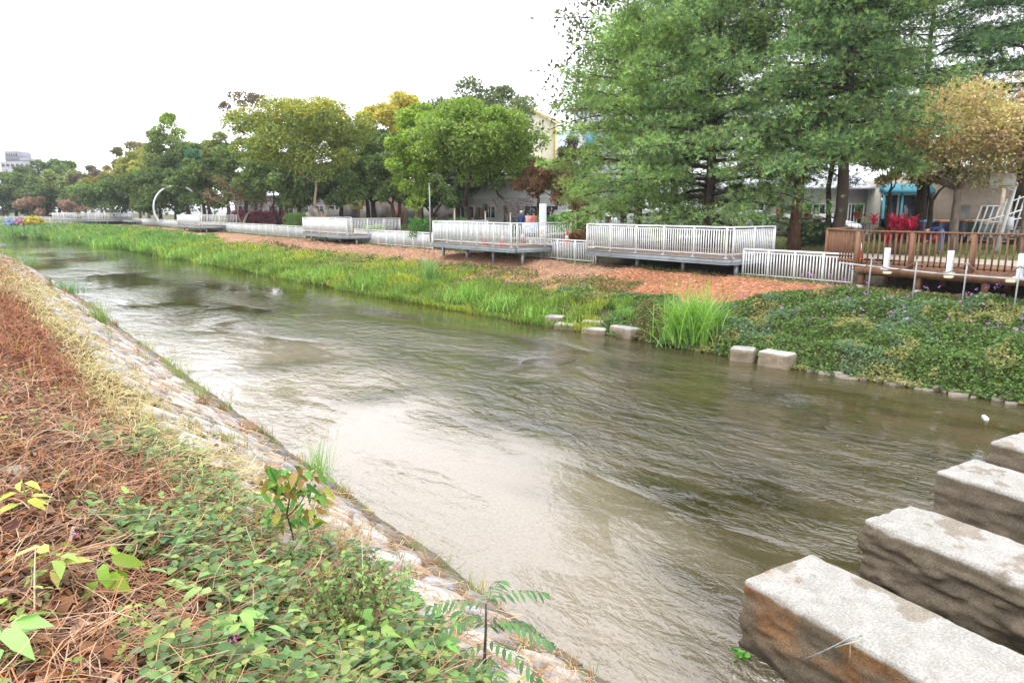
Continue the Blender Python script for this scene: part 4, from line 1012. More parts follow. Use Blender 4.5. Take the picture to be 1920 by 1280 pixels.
T('tall tree with yellow green layered top rising above the far wood', 332, 108, 214, 96, 365, 210, _w([(.13, .23, .07), (.10, .18, .06), (.18, .28, .08)]), 'dark', 8500, .42, 38, .3, topshape=1.2, fork=.4, yellowtop=BG, prf=.26)
T('dark blue green tree filling the gap behind the nearer ring arch', 352, 104, 268, 110, 380, 211, DG, 'dark', 8000, .42, 34, .28)
T('teal green round tree above the nearer ring arch', 382, 98, 284, 92, 374, 212, TG, 'dark', 6800, .36, 28, .24)
T('olive green tree left of the big spreading tree', 428, 92, 252, 96, 356, 213, _w([(.15, .24, .07), (.18, .26, .08), (.12, .19, .06)]), 'brown', 6500, .38, 28, .24)
T('dark understorey tree right of the ring arch', 330, 110, 345, 150, 404, 231, DG, 'dark', 5200, .45, 26, .3)
T('thin brown leaved tree with bare twigs sticking up at the skyline', 480, 90, 172, 108, 275, 214, [(.20, .12, .08), (.15, .12, .06), (.12, .15, .05)], 'dark', 2100, .36, 24, .2, density=.9, topshape=.8)
T('spreading half bare tree with rusty leaves and pale crooked limbs', 452, 82, 326, 140, 396, 215, [(.24, .11, .07), (.30, .15, .09), (.16, .10, .06)], 'pale', 1500, .26, 26, .20, fork=.22, density=.55, style='bare', multi=2)
T('dark tree filling the shade left of the big spreading tree', 520, 80, 290, 140, 388, 216, DG, 'dark', 7500, .36, 32, .24, multi=2)
# dark wood filling the back of the park beneath and between the front crowns
for i_, (px_, f_, tp_, w_, bt_, lb_) in enumerate(((392, 92, 300, 110, 388, 'dark back tree between the ring arch and the olive tree'), (462, 84, 262, 120, 380, 'dark back tree left of the big spreading tree'), (560, 78, 300, 120, 386, 'dark back tree in the shade under the big spreading tree'),
        (640, 76, 285, 120, 386, 'dark back tree right under the big spreading crown'), (690, 80, 232, 120, 360, 'green back tree between the orange bloomed crown and the golden tree'), (790, 74, 262, 120, 384, 'dark back tree behind the left bright tree'),
        (858, 72, 280, 110, 382, 'dark back tree between the two bright trees'), (948, 70, 262, 110, 352, 'dark back tree right of the dark forked trunk'), (1010, 66, 300, 90, 350, 'dark green back tree over the white hall'), (300, 110, 300, 110, 395, 'dark back tree left of the ring arch'), (235, 125, 322, 100, 395, 'dark back tree behind the leaning trunks'), (160, 155, 335, 90, 400, 'dark far tree between the two arches'), (5, 165, 335, 70, 405, 'dark tree cut off at the left edge'))):
    T(lb_, px_, f_, tp_, w_ * 1.15, bt_, 700 + i_, DG, 'dark', 6500, .42, 30, .22, fork=.3)
T('bright green tree top left of the golden yellow tree', 810, 68, 196, 90, 300, 720, BG, 'brown', 5500, .3, 24, .2)
# centre
T('big spreading tree with orange blooms and pale fanned limbs', 604, 65, 184, 262, 334, 217, _w([(.15, .26, .065), (.19, .31, .07), (.12, .20, .055), (.24, .34, .08)]), 'pale', 22000, .27, 64, .34, fork=.15, multi=5, fruit=((.70, .32, .03), 11), yellowtop=[(.30, .36, .06), (.38, .34, .05)], prf=.2, limbr=.85, leanpx=-20)
T('dark green tree behind the right side of the big spreading tree', 700, 70, 262, 130, 380, 218, DG, 'dark', 7500, .34, 32, .26, fork=.3)
T('golden yellow tree on the skyline right of the big spreading tree', 738, 88, 178, 128, 275, 219, YE, 'brown', 6500, .40, 34, .25, topshape=.3)
T('dark green tree between the big tree and the bright twin trees', 742, 62, 255, 120, 378, 220, DG, 'dark', 7500, .32, 32, .26, fork=.3, multi=2)
T('bright green clumpy tree, left of the bright pair', 782, 55, 196, 128, 388, 221, BG, 'brown', 13500, .25, 44, .27, fork=.26, prf=.24, topshape=1.0, leanpx=6)
T('bright green rounded tree with dark forked trunk, right of the bright pair', 893, 50, 190, 262, 344, 223, _w([(.13, .26, .07), (.17, .33, .07), (.10, .21, .06), (.24, .39, .08)]), 'dark', 21000, .23, 62, .34, fork=.22, multi=3, yellowtop=[(.24, .36, .07)], prf=.2, leanpx=2)
T('tall dark green tree rising behind the bright green pair', 896, 80, 160, 205, 300, 224, _w([(.09, .16, .07), (.12, .19, .08), (.08, .14, .05)]), 'dark', 10500, .38, 42, .3)
T('dark narrow tree in the shade between the bright pair', 812, 66, 330, 90, 385, 225, DG, 'dark', 3600, .3, 18, .2)
T('dead brown leaved tree behind the persons', 1020, 50, 302, 118, 382, 226, BR, 'dark', 6000, .22, 30, .2, fork=.2, multi=2, density=.9)
T('olive brown tree between the dead brown tree and the pines', 1082, 52, 258, 96, 372, 227, [(.20, .20, .08), (.25, .18, .09), (.15, .17, .06)], 'brown', 5200, .24, 28, .2)
T('small russet shrub tree left of the largest deck', 1098, 42, 356, 62, 408, 228, BR + [(.30, .2, .14)], 'brown', 1900, .18, 16, .12)
T('low bare purplish grey tree behind the three persons', 958, 47, 366, 86, 408, 229, [(.18, .14, .15), (.14, .11, .12)], 'grey', 500, .16, 18, .11, density=.5, style='bare')
T('dark green tree behind the white building in the centre', 1000, 85, 318, 150, 385, 232, DG, 'dark', 4200, .38, 22, .22)
# pines at right
NP = [(.085, .155, .055), (.11, .185, .06), (.05, .095, .04), (.14, .205, .07), (.07, .135, .06)]
NL = [(.13, .215, .055), (.165, .25, .065), (.095, .17, .055)]
ND = [(.05, .10, .042), (.065, .125, .05), (.035, .07, .032)]
NP, NL, ND = _w(_b(NP, 1.95), 1.08), _w(_b(NL, 1.85), 1.08), _b(ND, 1.8)
pine('sparse tall conifer on the skyline left of the pines', 1168, 48, -110, 300, 235, 301, [(.13, .17, .08), (.17, .20, .09), (.10, .13, .06)], 'dark', 5200, .22, leafy=True, lsize=.30, nb=48, topflat=.5)
pine('light green pine drooping low over the left end of the largest deck', 1190, 36.5, 40, 330, 408, 302, NL + NP[:2], 'red', 12500, .24, nb=52, lsize=.21)
pine('big dark centred pine leaning over the largest deck', 1332, 33.5, -60, 400, 424, 303, NP, 'dark', 16000, .30, nb=60, lsize=.20)
pine('red barked pine with a thick low side limb beside the largest deck', 1492, 32, -150, 380, 318, 304, NP, 'red', 14500, .27, nb=56, lsize=.20)
pine('straight dark pine just left of the timber deck', 1578, 29.5, -190, 350, 300, 305, NP + ND, 'dark', 13500, .27, nb=54, lsize=.19)
pine('dark green pine behind the tan trees at the right', 1722, 40, -120, 400, 300, 306, ND + NP[:1], 'dark', 13000, .30, nb=56, lsize=.24)
pine('dark green pine crown at the upper right corner', 1905, 37, -150, 380, 290, 307, ND + NP[:1], 'dark', 12000, .28, nb=52, lsize=.22)
pine('thin pine trunk between the red barked pine and the straight dark pine', 1556, 41, -60, 260, 330, 308, ND, 'dark', 6500, .17, nb=40, lsize=.24)
pine('bright pine top filling the skyline above the largest deck', 1262, 43, -40, 330, 350, 309, NP, 'dark', 11000, .26, nb=50, lsize=.24)
# low limb and hanging boughs over the deck
GY = 'tan leaved trees behind the timber deck'
tree('broadleaf_tree', 'tan and yellow leaved tree with a pale trunk behind the timber deck', 1792, 32, 142, 345, 346, 311, TN, 'grey', 11500, .17, 58, .17, fork=.36, group=GY, prf=.22, density=1.0)
tree('broadleaf_tree', 'thin tan leaved tree with a forked dark trunk right of the straight pine', 1668, 34, 232, 108, 345, 312, TN, 'dark', 3600, .17, 24, .11, fork=.42, group=GY, multi=2)
tree('broadleaf_tree', 'pinkish tan tree cut by the right picture edge', 1925, 30, 165, 200, 335, 313, [(.55, .40, .28), (.52, .43, .2), (.6, .46, .3)], 'grey', 9000, .16, 36, .14, fork=.4, group=GY)
tree('broadleaf_tree', 'dark slim tree in front of the teal trimmed shop', 1745, 38, 260, 110, 350, 314, [(.09, .13, .05), (.14, .16, .06)], 'dark', 3000, .2, 20, .13, fork=.4, group=GY)
tree('broadleaf_tree', 'small crooked tree in front of the white vehicles', 1420, 36, 345, 110, 384, 315, DG, 'dark', 1500, .18, 12, .11, fork=.3, multi=2, group=GY)
# tips of an overhanging branch at the upper left corner, from a tree on the near bank
b0 = np.array([-2.6, 5.2, 0]); b0[2] = float(ground(b0[0], b0[1])); e = empty('broadleaf_tree', b0, 0, 'drooping leafy twig tips of a near bank tree at the upper left edge', 'tree')
mb = MB(); q = rs(77); mb.tube([(0, 0, -.2), (.05, .1, 1.2), (.0, .2, 2.6), (.1, .2, 4.2)], [.13, .11, .09, .05], 9); tips = []
for (px_, py_) in ((-60, 40), (-45, 75), (-50, 150), (-40, 190), (-80, 110)):
    f_ = 5.0; tip = atd(px_, f_, 0); tip[2] = z_at(py_, f_); tip -= b0; s0 = np.array([.05, .2, 2.9 + q.rand()]); mid = (s0 + tip) / 2 + np.array([0, 0, .35])
    mb.tube([s0, s0 * .6 + mid * .4 + [0, 0, .05], mid, mid * .4 + tip * .6, tip], [.04, .03, .02, .012, .005], 6); tips.append(tip)
o = mb.build('trunk', M_bark, e, True, False); o.color = (*BARK['grey'], 1)
B = Bulk()
for (px_, py_) in ((2, 76), (8, 142), (3, 156), (-3, 20), (2, 182), (-6, 100)):
    tip = atd(px_ - 8, 5.0, 0); tip[2] = z_at(py_, 5.0); tip -= b0; P = np.repeat(tip[None], 7, 0) + q.randn(7, 3) * .012; B.leaves(P, rdir(q, 7) * .7 + np.array([.5, -.2, -.5]), rdir(q, 7), .05 + .03 * q.rand(7), .014, pick(q, 7, [(.10, .14, .04), (.2, .12, .06)], .2))
m = 900; c_ = np.array([-.2, .6, 4.3]); B.leaves(c_ + rdir(q, m) * np.array([.9, .9, .7]) * q.rand(m, 1) ** .4 - np.array([.4, 0, 0]), rdir(q, m), rdir(q, m), .07, .02, pick(q, m, OL, .2))
B.build('crown', M_leaf, e)

# ------------------------------------------------------------------ buildings
def building(name, label, px0, px1, fwd, ztop, depth, wall, seed=0, z0=2.3, floors=None, win=None, cat='building', roof=None, ang=None):
    """box with real depth whose front spans two sight lines; returns empty in local coords: X along front, Y into depth"""
    A, Bp = atd(px0, fwd, z0), atd(px1, fwd, z0)
    if ang is not None: pass
    W = np.linalg.norm((Bp - A)[:2]); rz = math.atan2(Bp[1] - A[1], Bp[0] - A[0]); e = empty(name, A, rz, label, cat)
    return e, W
def wallbox(e, W, H, dep, col, mat=None, name='wall', x0=0, y0=0, zb=0):
    mb = MB(); mb.box((x0 + W / 2, y0 + dep / 2, zb + H / 2), (W, dep, H), col=col); return mb.build(name, mat or M_rough, e)
def window(e, x, z, w, h, col=(.5, .5, .5), y=-.03, name='window', glasscol=None):
    mb = MB(); t = .07
    for (cx_, cz_, a, b_) in ((x, z + h / 2, w + t, t), (x, z - h / 2, w + t, t), (x - w / 2, z, t, h - t), (x + w / 2, z, t, h - t), (x, z, t * .6, h - t)): mb.box((cx_, y, cz_), (a, .08, b_), col=col)
    f = mb.build(name, M_paint, e); gb = MB(); gb.box((x, y + .025, z), (w - t * .5, .03, h - t * .5)); gb.build('pane', M_glass, f); return f
# distant tower, far left
e, W = building('tower_block', 'pale stepped tower block far away above the left treetops', 12, 67, 330, 0, 14, None)
k = 330 / 1353.0; zb_ = 0
H1 = z_at(303, 330) - 2.3; H2 = z_at(296, 330) - 2.3; H3 = z_at(283, 330) - 2.3
wallbox(e, W * .98, H1, 12, (.30, .29, .32)); wallbox(e, W * .45, H3 - H1, 9, (.27, .26, .31), name='upper_tower', x0=W * .12, y0=1, zb=H1 + .003); wallbox(e, W * .36, H2 - H1, 8, (.30, .29, .32), name='upper_wing', x0=W * .60, y0=1, zb=H1 + .003)
for i in range(5): window(e, W * (.2 + .08 * i), H3 - 1.6, .7, 1.7, (.4, .4, .45), y=.95)
for zz in np.arange(H1 - 1.6, 6, -3.4):
    for i in range(6): window(e, W * (.08 + .16 * i), zz, 1.4, 1.3, (.5, .5, .52))
# white tower with blue panels behind the pines
e, W = building('white_tower', 'tall white building with blue panels behind the conifer', 1087, 1210, 120, 0, 14, None); H = z_at(176, 120) - 2.3
wallbox(e, W, H, 14, (.42, .42, .46))
mb = MB(); mb.box((.25, -.06, H / 2), (.5, .12, H), col=(.42, .44, .52)); mb.build('corner_pilaster', M_rough, e)
for i in range(3):
    mb = MB(); mb.box((1.9 + 2.9 * i, -.05, z_at(262, 120) - 2.3), (2.2, .1, 2.2), col=(.06, .22, .36)); mb.build('blue_panel', M_paint, e)
for zz in (H - 1.8, H - 5.2):
    for i in range(3): window(e, 2.2 + 3.0 * i, zz, 1.7, 1.5)
# yellow trimmed gable
e, W = building('gabled_building', 'cream gabled building edged in bright yellow behind the central trees', 960, 1042, 100, 0, 14, None); Hr = z_at(231, 100) - 2.3; Hl = z_at(190, 100) - 2.3
mb = MB(); V = [(0, 0, 0), (W, 0, 0), (W, 0, Hr), (0, 0, Hl), (0, 12, 0), (W, 12, 0), (W, 12, Hr), (0, 12, Hl)]
mb.add(V, [(0, 1, 2, 3), (5, 4, 7, 6), (1, 5, 6, 2), (4, 0, 3, 7), (3, 2, 6, 7)], (.50, .48, .36)); mb.build('wall', M_rough, e)
mb = MB(); mb.bar((-.3, -.1, Hl + .2), (W + .5, -.1, Hr - .02), .35, .22, (.72, .50, .02)); mb.bar((W - .1, -.12, 4), (W - .1, -.12, Hr - .2), .2, .25, (.72, .50, .02)); mb.build('yellow_trim', M_paint, e)
for zz in (4.0, 7.6): window(e, W * .35, zz, 1.6, 1.4); window(e, W * .72, zz, 1.2, 1.4)
mb = MB(); mb.box((W / 2, -.16, 6.0), (W + .3, .12, 1.6), col=(.50, .56, .68)); mb.build('pale_fascia', M_rough, e)
# grey blue building and long white hall
e, W = building('grey_building', 'pale blue grey flat building between the yellow trimmed gable and the white tower', 1040, 1100, 130, 0, 10, None); H = z_at(245, 130) - 2.3; wallbox(e, W, H, 10, (.45, .52, .62))
mb = MB(); mb.box((W * .7, 4, H + .5), (W * .3, 3, 1.0), col=(.5, .5, .55)); mb.build('roof_unit', M_rough, e); mb = MB(); mb.bar((0, -.3, H * .72), (W, -.3, H * .78), .3, .15, (.6, .45, .4)); mb.build('ledge', M_rough, e)
for i in range(3): window(e, 1.2 + 1.7 * i, H * .55, 1.0, 1.2)
e, W = building('white_hall', 'long low white building with a flat eave behind the central trees', 850, 1085, 72, 0, 10, None); H = z_at(336, 72) - 2.3
wallbox(e, W, H, 9, (.40, .40, .39)); mb = MB(); mb.box((W / 2, -.4, H + .12), (W + .6, 1.6, .22), col=(.72, .72, .70)); mb.build('roof', M_rough, e)
for i in range(6):
    if i == 2: mb = MB(); mb.box((1.4 + 2.1 * i, -.03, 1.1), (1.1, .06, 2.2), col=(.2, .22, .22)); mb.build('door', M_paint, e)
    else: window(e, 1.4 + 2.1 * i, 1.6, 1.3, 1.2)
mb = MB(); mb.bar((W * .1, -1.1, H * .62), (W * .9, -1.1, H * .62), .12, .12, (.3, .33, .28)); 
for i in range(5): mb.bar((W * (.1 + .2 * i), -1.1, 0), (W * (.1 + .2 * i), -1.1, H * .62), .1, .1, (.3, .33, .28))
mb.build('awning_frame', M_paint, e)
e, W = building('storefront', 'dim brownish shopfronts with a yellow sign behind the shaded trees', 640, 850, 86, 0, 8, None); H = z_at(362, 86) - 2.3
wallbox(e, W, H, 8, (.30, .24, .20)); 
for i in range(7): mb = MB(); mb.box((1.1 + 1.85 * i, -.04, 1.2), (1.4, .06, 2.0), col=[(.1, .1, .1), (.4, .38, .34), (.14, .12, .11), (.3, .1, .07)][i % 4]); mb.build('shutter', M_paint, e)
mb = MB(); mb.box((1.9, -.5, 2.6), (1.6, .12, 1.5), col=(.66, .56, .22)); mb.build('sign_board', M_paint, e)
e, W = building('storefront', 'pale low houses glimpsed behind the trees left of the big spreading tree', 440, 620, 104, 0, 8, None); wallbox(e, W, 3.6, 8, (.28, .26, .25)); [window(e, 1.2 + 2.2 * i, 1.7, 1.3, 1.2) for i in range(6)]
mb = MB(); mb.box((W / 2, 4, 3.75), (W + .5, 9, .25), col=(.3, .32, .33)); mb.build('roof', M_rough, e)
# row of low shops at the right
e, W = building('low_shop', 'low grey white shop with twin glazed doors under a pale metal roof', 1340, 1640, 58, 0, 9, None); H = z_at(352, 58) - 2.3
wallbox(e, W, H, 9, (.36, .35, .32)); mb = MB(); mb.add([(-.4, -1.2, H + .05), (W + .2, -1.2, H + .05), (W + .2, 5, H + 1.3), (-.4, 5, H + 1.3), (-.4, -1.2, H - .12), (W + .2, -1.2, H - .12), (W + .2, 5, H + 1.1), (-.4, 5, H + 1.1)], [(0, 1, 2, 3), (7, 6, 5, 4), (0, 4, 5, 1), (1, 5, 6, 2), (2, 6, 7, 3), (3, 7, 4, 0)], (.62, .63, .72)); mb.build('roof', M_rough, e)
for i, px_ in enumerate((1510, 1535, 1590, 1607, 1420, 1395)):
    xx = (px_ - 1340) / 300 * W; mb = MB()
    for dx_ in (-.5, 0, .5): mb.box((xx + dx_, -.05, 1.15), (.08, .1, 2.3), col=(.66, .65, .62))
    mb.box((xx, -.05, 2.3), (1.08, .1, .1), col=(.66, .65, .62)); f = mb.build('door', M_paint, e); g = MB(); g.box((xx, -.03, 1.15), (1.0, .04, 2.2)); g.build('pane', M_glass, f)
mb = MB(); mb.box((W * .47, -.06, H - .45), (W * .3, .08, .5), col=(.52, .5, .5)); mb.build('sign_band', M_rough, e)
mb = MB(); mb.box((W - .1, -1.1, H / 2), (.35, .35, H), col=(.62, .64, .72)); mb.build('porch_pillar', M_rough, e)
e, W = building('teal_shop', 'shop with teal awning and teal posts framing dark glass', 1648, 1752, 56, 0, 8, None); H = z_at(338, 56) - 2.3
wallbox(e, W, H, 8, (.42, .40, .34)); mb = MB(); mb.add([(-.1, 0, H - .25), (W + .1, 0, H - .25), (W + .1, -.9, H - .75), (-.1, -.9, H - .75), (-.1, -.9, H - 1.0), (W + .1, -.9, H - 1.0), (W + .1, 0, H - .9), (-.1, 0, H - .9)], [(0, 1, 2, 3), (3, 2, 5, 4), (7, 4, 5, 6), (0, 3, 4, 7), (1, 6, 5, 2)], (.035, .21, .28)); mb.build('awning', M_paint, e)
for i in range(4): mb = MB(); mb.box((.08 + (W - .16) * i / 3, -.5, (H - 1) / 2), (.14, .14, H - 1), col=(.06, .28, .34)); mb.build('post', M_paint, e)
for i in range(3): mb = MB(); mb.box((W * (i + .5) / 3, -.04, (H - 1.1) / 2), (W / 3 - .2, .05, H - 1.2)); mb.build('glass_front', M_glass, e)
e, W = building('tan_house', 'tan rendered house with a deep shaded porch at the right', 1752, 1935, 55, 0, 8, None); H = z_at(322, 55) - 2.3
wallbox(e, W, H, 8, (.26, .21, .16)); mb = MB(); mb.box((W / 2, -1.0, H + .12), (W + .6, 2.6, .22), col=(.20, .18, .16)); mb.build('roof', M_rough, e)
for i in range(3): mb = MB(); mb.box((2 + 2.4 * i, -.05, 1.15), (1.4, .06, 2.1), col=(.10, .09, .08)); mb.build('shutter', M_paint, e)
for i in range(3): mb = MB(); mb.box((.3 + W * .45 * i, -2.1, H / 2), (.25, .25, H), col=(.44, .36, .28)); mb.build('porch_post', M_rough, e)
# corrugated barrier far right of the shops is left out of view

# ------------------------------------------------------------------ cars
def car_mesh(kind):
    """returns dict of meshes built on one empty; X forward, wheels on z 0"""
    e = empty('parked_car', (0, 0, 0))
    L, W, Hh = (4.5, 1.75, 1.45) if kind == 'sedan' else (4.5, 1.8, 1.72) if kind == 'suv' else (4.7, 1.8, 1.95)
    if kind == 'sedan': prof = [(-2.2, .35), (-2.25, .75), (-2.1, .98), (-1.5, 1.03), (-.8, 1.42), (.35, 1.45), (1.15, 1.02), (2.0, .85), (2.25, .62), (2.2, .32)]; bl = 1.0
    elif kind == 'suv': prof = [(-2.2, .4), (-2.25, .9), (-2.15, 1.1), (-1.85, 1.65), (-1.2, 1.72), (.4, 1.68), (1.1, 1.12), (2.0, .98), (2.25, .7), (2.2, .38)]; bl = 1.1
    else: prof = [(-2.3, .4), (-2.35, 1.0), (-2.3, 1.25), (-2.2, 1.85), (-1.6, 1.95), (1.0, 1.9), (1.7, 1.2), (2.2, 1.05), (2.35, .7), (2.3, .38)]; bl = 1.2
    n = len(prof); V = []; sec = [(-W / 2, .86), (-W / 2 * .98, 1), (W / 2 * .98, 1), (W / 2, .86)]
    mb = MB(); rows = []
    for yy_, sc in ((-W / 2, .92), (-W / 2 * .93, 1.0), (W / 2 * .93, 1.0), (W / 2, .92)):
        row = []
        for (px_, pz_) in prof:
            y2 = yy_ * (1 if pz_ <= bl + .02 else .80); row.append((px_ * (.975 if sc < 1 else 1), y2, pz_ if pz_ > .5 else pz_ + (.02 if sc < 1 else 0)))
        rows.append(row)
    V = [v for row in rows for v in row]; fs = []
    for i in range(3):
        for k in range(n): fs.append((i * n + k, (i + 1) * n + k, (i + 1) * n + (k + 1) % n, i * n + (k + 1) % n))
    fs.append(tuple(range(n))); fs.append(tuple(3 * n + k for k in range(n))[::-1]); mb.add(V, fs)
    b = mb.build('body', M_car, e, False, False, bevel=.05)
    for sy_ in (-1, 1):   # side windows
        top = [p_ for p_ in prof if p_[1] > bl + .02]; g = MB(); y0 = W / 2 * .98
        x0, x1 = top[0][0] - .25, top[-1][0] + .45; zt = max(p_[1] for p_ in prof) - .12
        xm = (x0 + x1) / 2
        for a, b_ in ((x0 + .25, xm - .05), (xm + .05, x1 - .1)):
            ta, tb = a + (.3 if a < xm - .1 and a == x0 + .25 else 0), b_ - (.45 if b_ == x1 - .1 else 0)
            P = [(a, y0 * 1.0 * sy_, bl + .05), (b_, y0 * sy_, bl + .05), (tb, (W / 2 * .82) * sy_, zt), (ta, (W / 2 * .82) * sy_, zt)]
            g.add(P + [(p_[0], p_[1] - .05 * sy_, p_[2]) for p_ in P], [(0, 1, 2, 3), (7, 6, 5, 4), (0, 4, 5, 1), (1, 5, 6, 2), (2, 6, 7, 3), (3, 7, 4, 0)])
        g.build('side_window', M_glass, b)
    tp = [p_ for p_ in prof if p_[1] > bl + .02]; fr = (tp[-1], prof[prof.index(tp[-1]) + 1]); bk = (tp[0], prof[prof.index(tp[0]) - 1])
    for nm, (u_, v_), s_ in (('windscreen', fr, .02), ('rear_window', bk, -.02)):
        g = MB(); a = np.array(u_) * .88 + np.array(v_) * .12; c_ = np.array(u_) * .12 + np.array(v_) * .88; ww = W * .72 / 2
        P = [(a[0] + s_, -ww, a[1] + .02), (a[0] + s_, ww, a[1] + .02), (c_[0] + s_, ww * 1.1, c_[1] + .02), (c_[0] + s_, -ww * 1.1, c_[1] + .02)]
        g.add(P + [(p_[0] - s_ * 2, p_[1], p_[2] - .03) for p_ in P], [(0, 1, 2, 3), (7, 6, 5, 4), (0, 4, 5, 1), (1, 5, 6, 2), (2, 6, 7, 3), (3, 7, 4, 0)]); g.build(nm, M_glass, b)
    for xx in (-1.38, 1.40):
        for sy_ in (-1, 1):
            t = MB(); ang_ = [(.20, -.1), (.31, -.09), (.33, 0), (.31, .09), (.20, .1)]; V = []; nn = 18
            for rr_, yy_ in ang_:
                for k in range(nn): V.append((xx + rr_ * math.cos(k * 2 * math.pi / nn), sy_ * (W / 2 - .08) + yy_, .33 + rr_ * math.sin(k * 2 * math.pi / nn)))
            fs = []
            for i in range(4):
                for k in range(nn): fs.append((i * nn + k, i * nn + (k + 1) % nn, (i + 1) * nn + (k + 1) % nn, (i + 1) * nn + k))
            t.add(V, fs); wh = t.build('wheel', M_rubber, e, True)
            rm = MB(); V = [(xx, sy_ * (W / 2 + .01), .33)]
            for k in range(nn): V.append((xx + .21 * math.cos(k * 2 * math.pi / nn), sy_ * (W / 2 - .0 - (.03 if k % 3 else 0)), .33 + .21 * math.sin(k * 2 * math.pi / nn)))
            rm.add(V, [(0, k + 1, (k + 1) % nn + 1) for k in range(nn)]); rm.build('rim', M_chrome, wh)
    for nm, xx, col in (('headlight', prof[-2][0] - .06, (.75, .78, .8)), ('tail_light', prof[1][0] + .04, (.5, .02, .02))):
        for sy_ in (-1, 1): g = MB(); g.box((xx, sy_ * W * .38, prof[-2][1] + .02 if nm == 'headlight' else .85), (.12, .30, .15), col=col); g.build(nm, M_plastic, e, bevel=.02)
    g = MB()
    for xx in (prof[0][0] + .0, prof[-1][0] - .0): g.box((xx, 0, .45), (.12, W * .9, .16), col=(.08, .08, .08))
    g.build('bumper', M_plastic, e, bevel=.03)
    return e
protos = {k: car_mesh(k) for k in ('sedan', 'suv', 'van')}; used_ = set()
def put_car(kind, px, fwd, col, label, flip=False, z=2.42, dr=0.0):
    if kind not in used_: e = protos[kind]; used_.add(kind)
    else:
        src = protos[kind]; e = src.copy(); COL.objects.link(e)
        for ch in src.children:
            c_ = ch.copy(); COL.objects.link(c_); c_.parent = e
            for g in ch.children: d_ = g.copy(); COL.objects.link(d_); d_.parent = c_
    P = atd(px, fwd, z); e.location = P; e.rotation_euler = (0, 0, math.pi / 2 * (-1 if flip else 1) + dr); tag(e, label, 'car', 'cars parked along the road')
    for ch in e.children:
        if ch.name.startswith('body'): ch.color = (*col, 1)
WH, SV_, DK, RD_ = (.72, .73, .75), (.42, .44, .46), (.05, .055, .06), (.30, .03, .03)
# x is about 47.5 all along the kerb
def put_y(kind, px, col, label, **k):
    yv = y_at(px, 47.8, 3.2); fwd = 47.8 * sy + yv * cy; put_car(kind, px, fwd, col, label, **k)
put_y('suv', 1388, WH, 'white utility vehicle with tall glasshouse seen between the pines'); put_y('sedan', 1478, SV_, 'silver sedan left of the red barked pine trunk', flip=True)
put_y('sedan', 1548, WH, 'white sedan behind the shaded hedge', flip=True); put_y('sedan', 1290, WH, 'white car behind the pine boughs over the largest deck')
put_y('suv', 1205, SV_, 'silver car behind the russet shrub tree'); put_y('sedan', 1120, WH, 'white car just right of the russet shrub tree')
put_y('suv', 1052, WH, 'white car behind the white pylon sign with rounded roof'); put_y('sedan', 872, RD_, 'red and white looking car left of the dark forked trunk')
put_y('sedan', 832, WH, 'white car between the bright pair of trees'); put_y('van', 788, WH, 'white van behind the left bright tree')
put_y('suv', 742, DK, 'dark car in the shade right of the big spreading tree'); put_y('sedan', 712, WH, 'white hatchback behind the dark trees', flip=True); put_y('van', 668, WH, 'white van seen just right of the pale fanned limbs')
put_y('sedan', 640, SV_, 'silver car right behind the foot of the big spreading tree'); put_y('suv', 560, WH, 'white car left of the big spreading tree trunk'); put_y('van', 515, WH, 'farthest white van behind the magenta hedge')
for k_ in list(protos):
    if k_ not in used_: raise RuntimeError(k_)

# ------------------------------------------------------------------ roadside wall, pillars, hedges
def wall_run(px0, px1, label, x=43.5, col=(.085, .07, .065), hp=1.15, zp=2.4, panel=.75, step=3.2, capc=(.2, .12, .09)):
    y0, y1 = y_at(px1, x, 3), y_at(px0, x, 3); e = empty('roadside_fence', (0, 0, 0), 0, label, 'fence', 'low fences between park and road'); n = max(1, int((y1 - y0) / step)); d = (y1 - y0) / n
    for i in range(n + 1): yv = y0 + i * d; mb = MB(); mb.box((x, yv, zp + hp / 2), (.4, .4, hp), col=col); mb.box((x, yv, zp + hp + .03), (.5, .5, .08), col=capc); mb.build('pillar', M_rough, e)
    mb = MB()
    for i in range(n):
        a, b = y0 + i * d + .2, y0 + (i + 1) * d - .2; mb.box((x, (a + b) / 2, zp + .15), (.2, b - a, .34), col=col); mb.bar((x, a, zp + panel + .2), (x, b, zp + panel + .2), .04, .04, (.12, .11, .1))
        for yv in np.arange(a + .1, b, .22): mb.bar((x, yv, zp + .3), (x, yv, zp + panel + .2), .025, .025, (.13, .12, .11))
    mb.build('panel', M_rough, e)
wall_run(640, 905, 'dark low fence along the road behind the shaded trees')
wall_run(905, 1085, 'dark fence with square pillars behind the three persons')
wall_run(1085, 1420, 'dark low fence behind the largest deck and its pines')
wall_run(1420, 1660, 'fence with red capped pillars by the low shops', col=(.10, .06, .05), capc=(.22, .09, .06))
wall_run(1660, 1960, 'fence with orange capped pillars behind the red plant', capc=(.45, .17, .05), col=(.06, .06, .09))
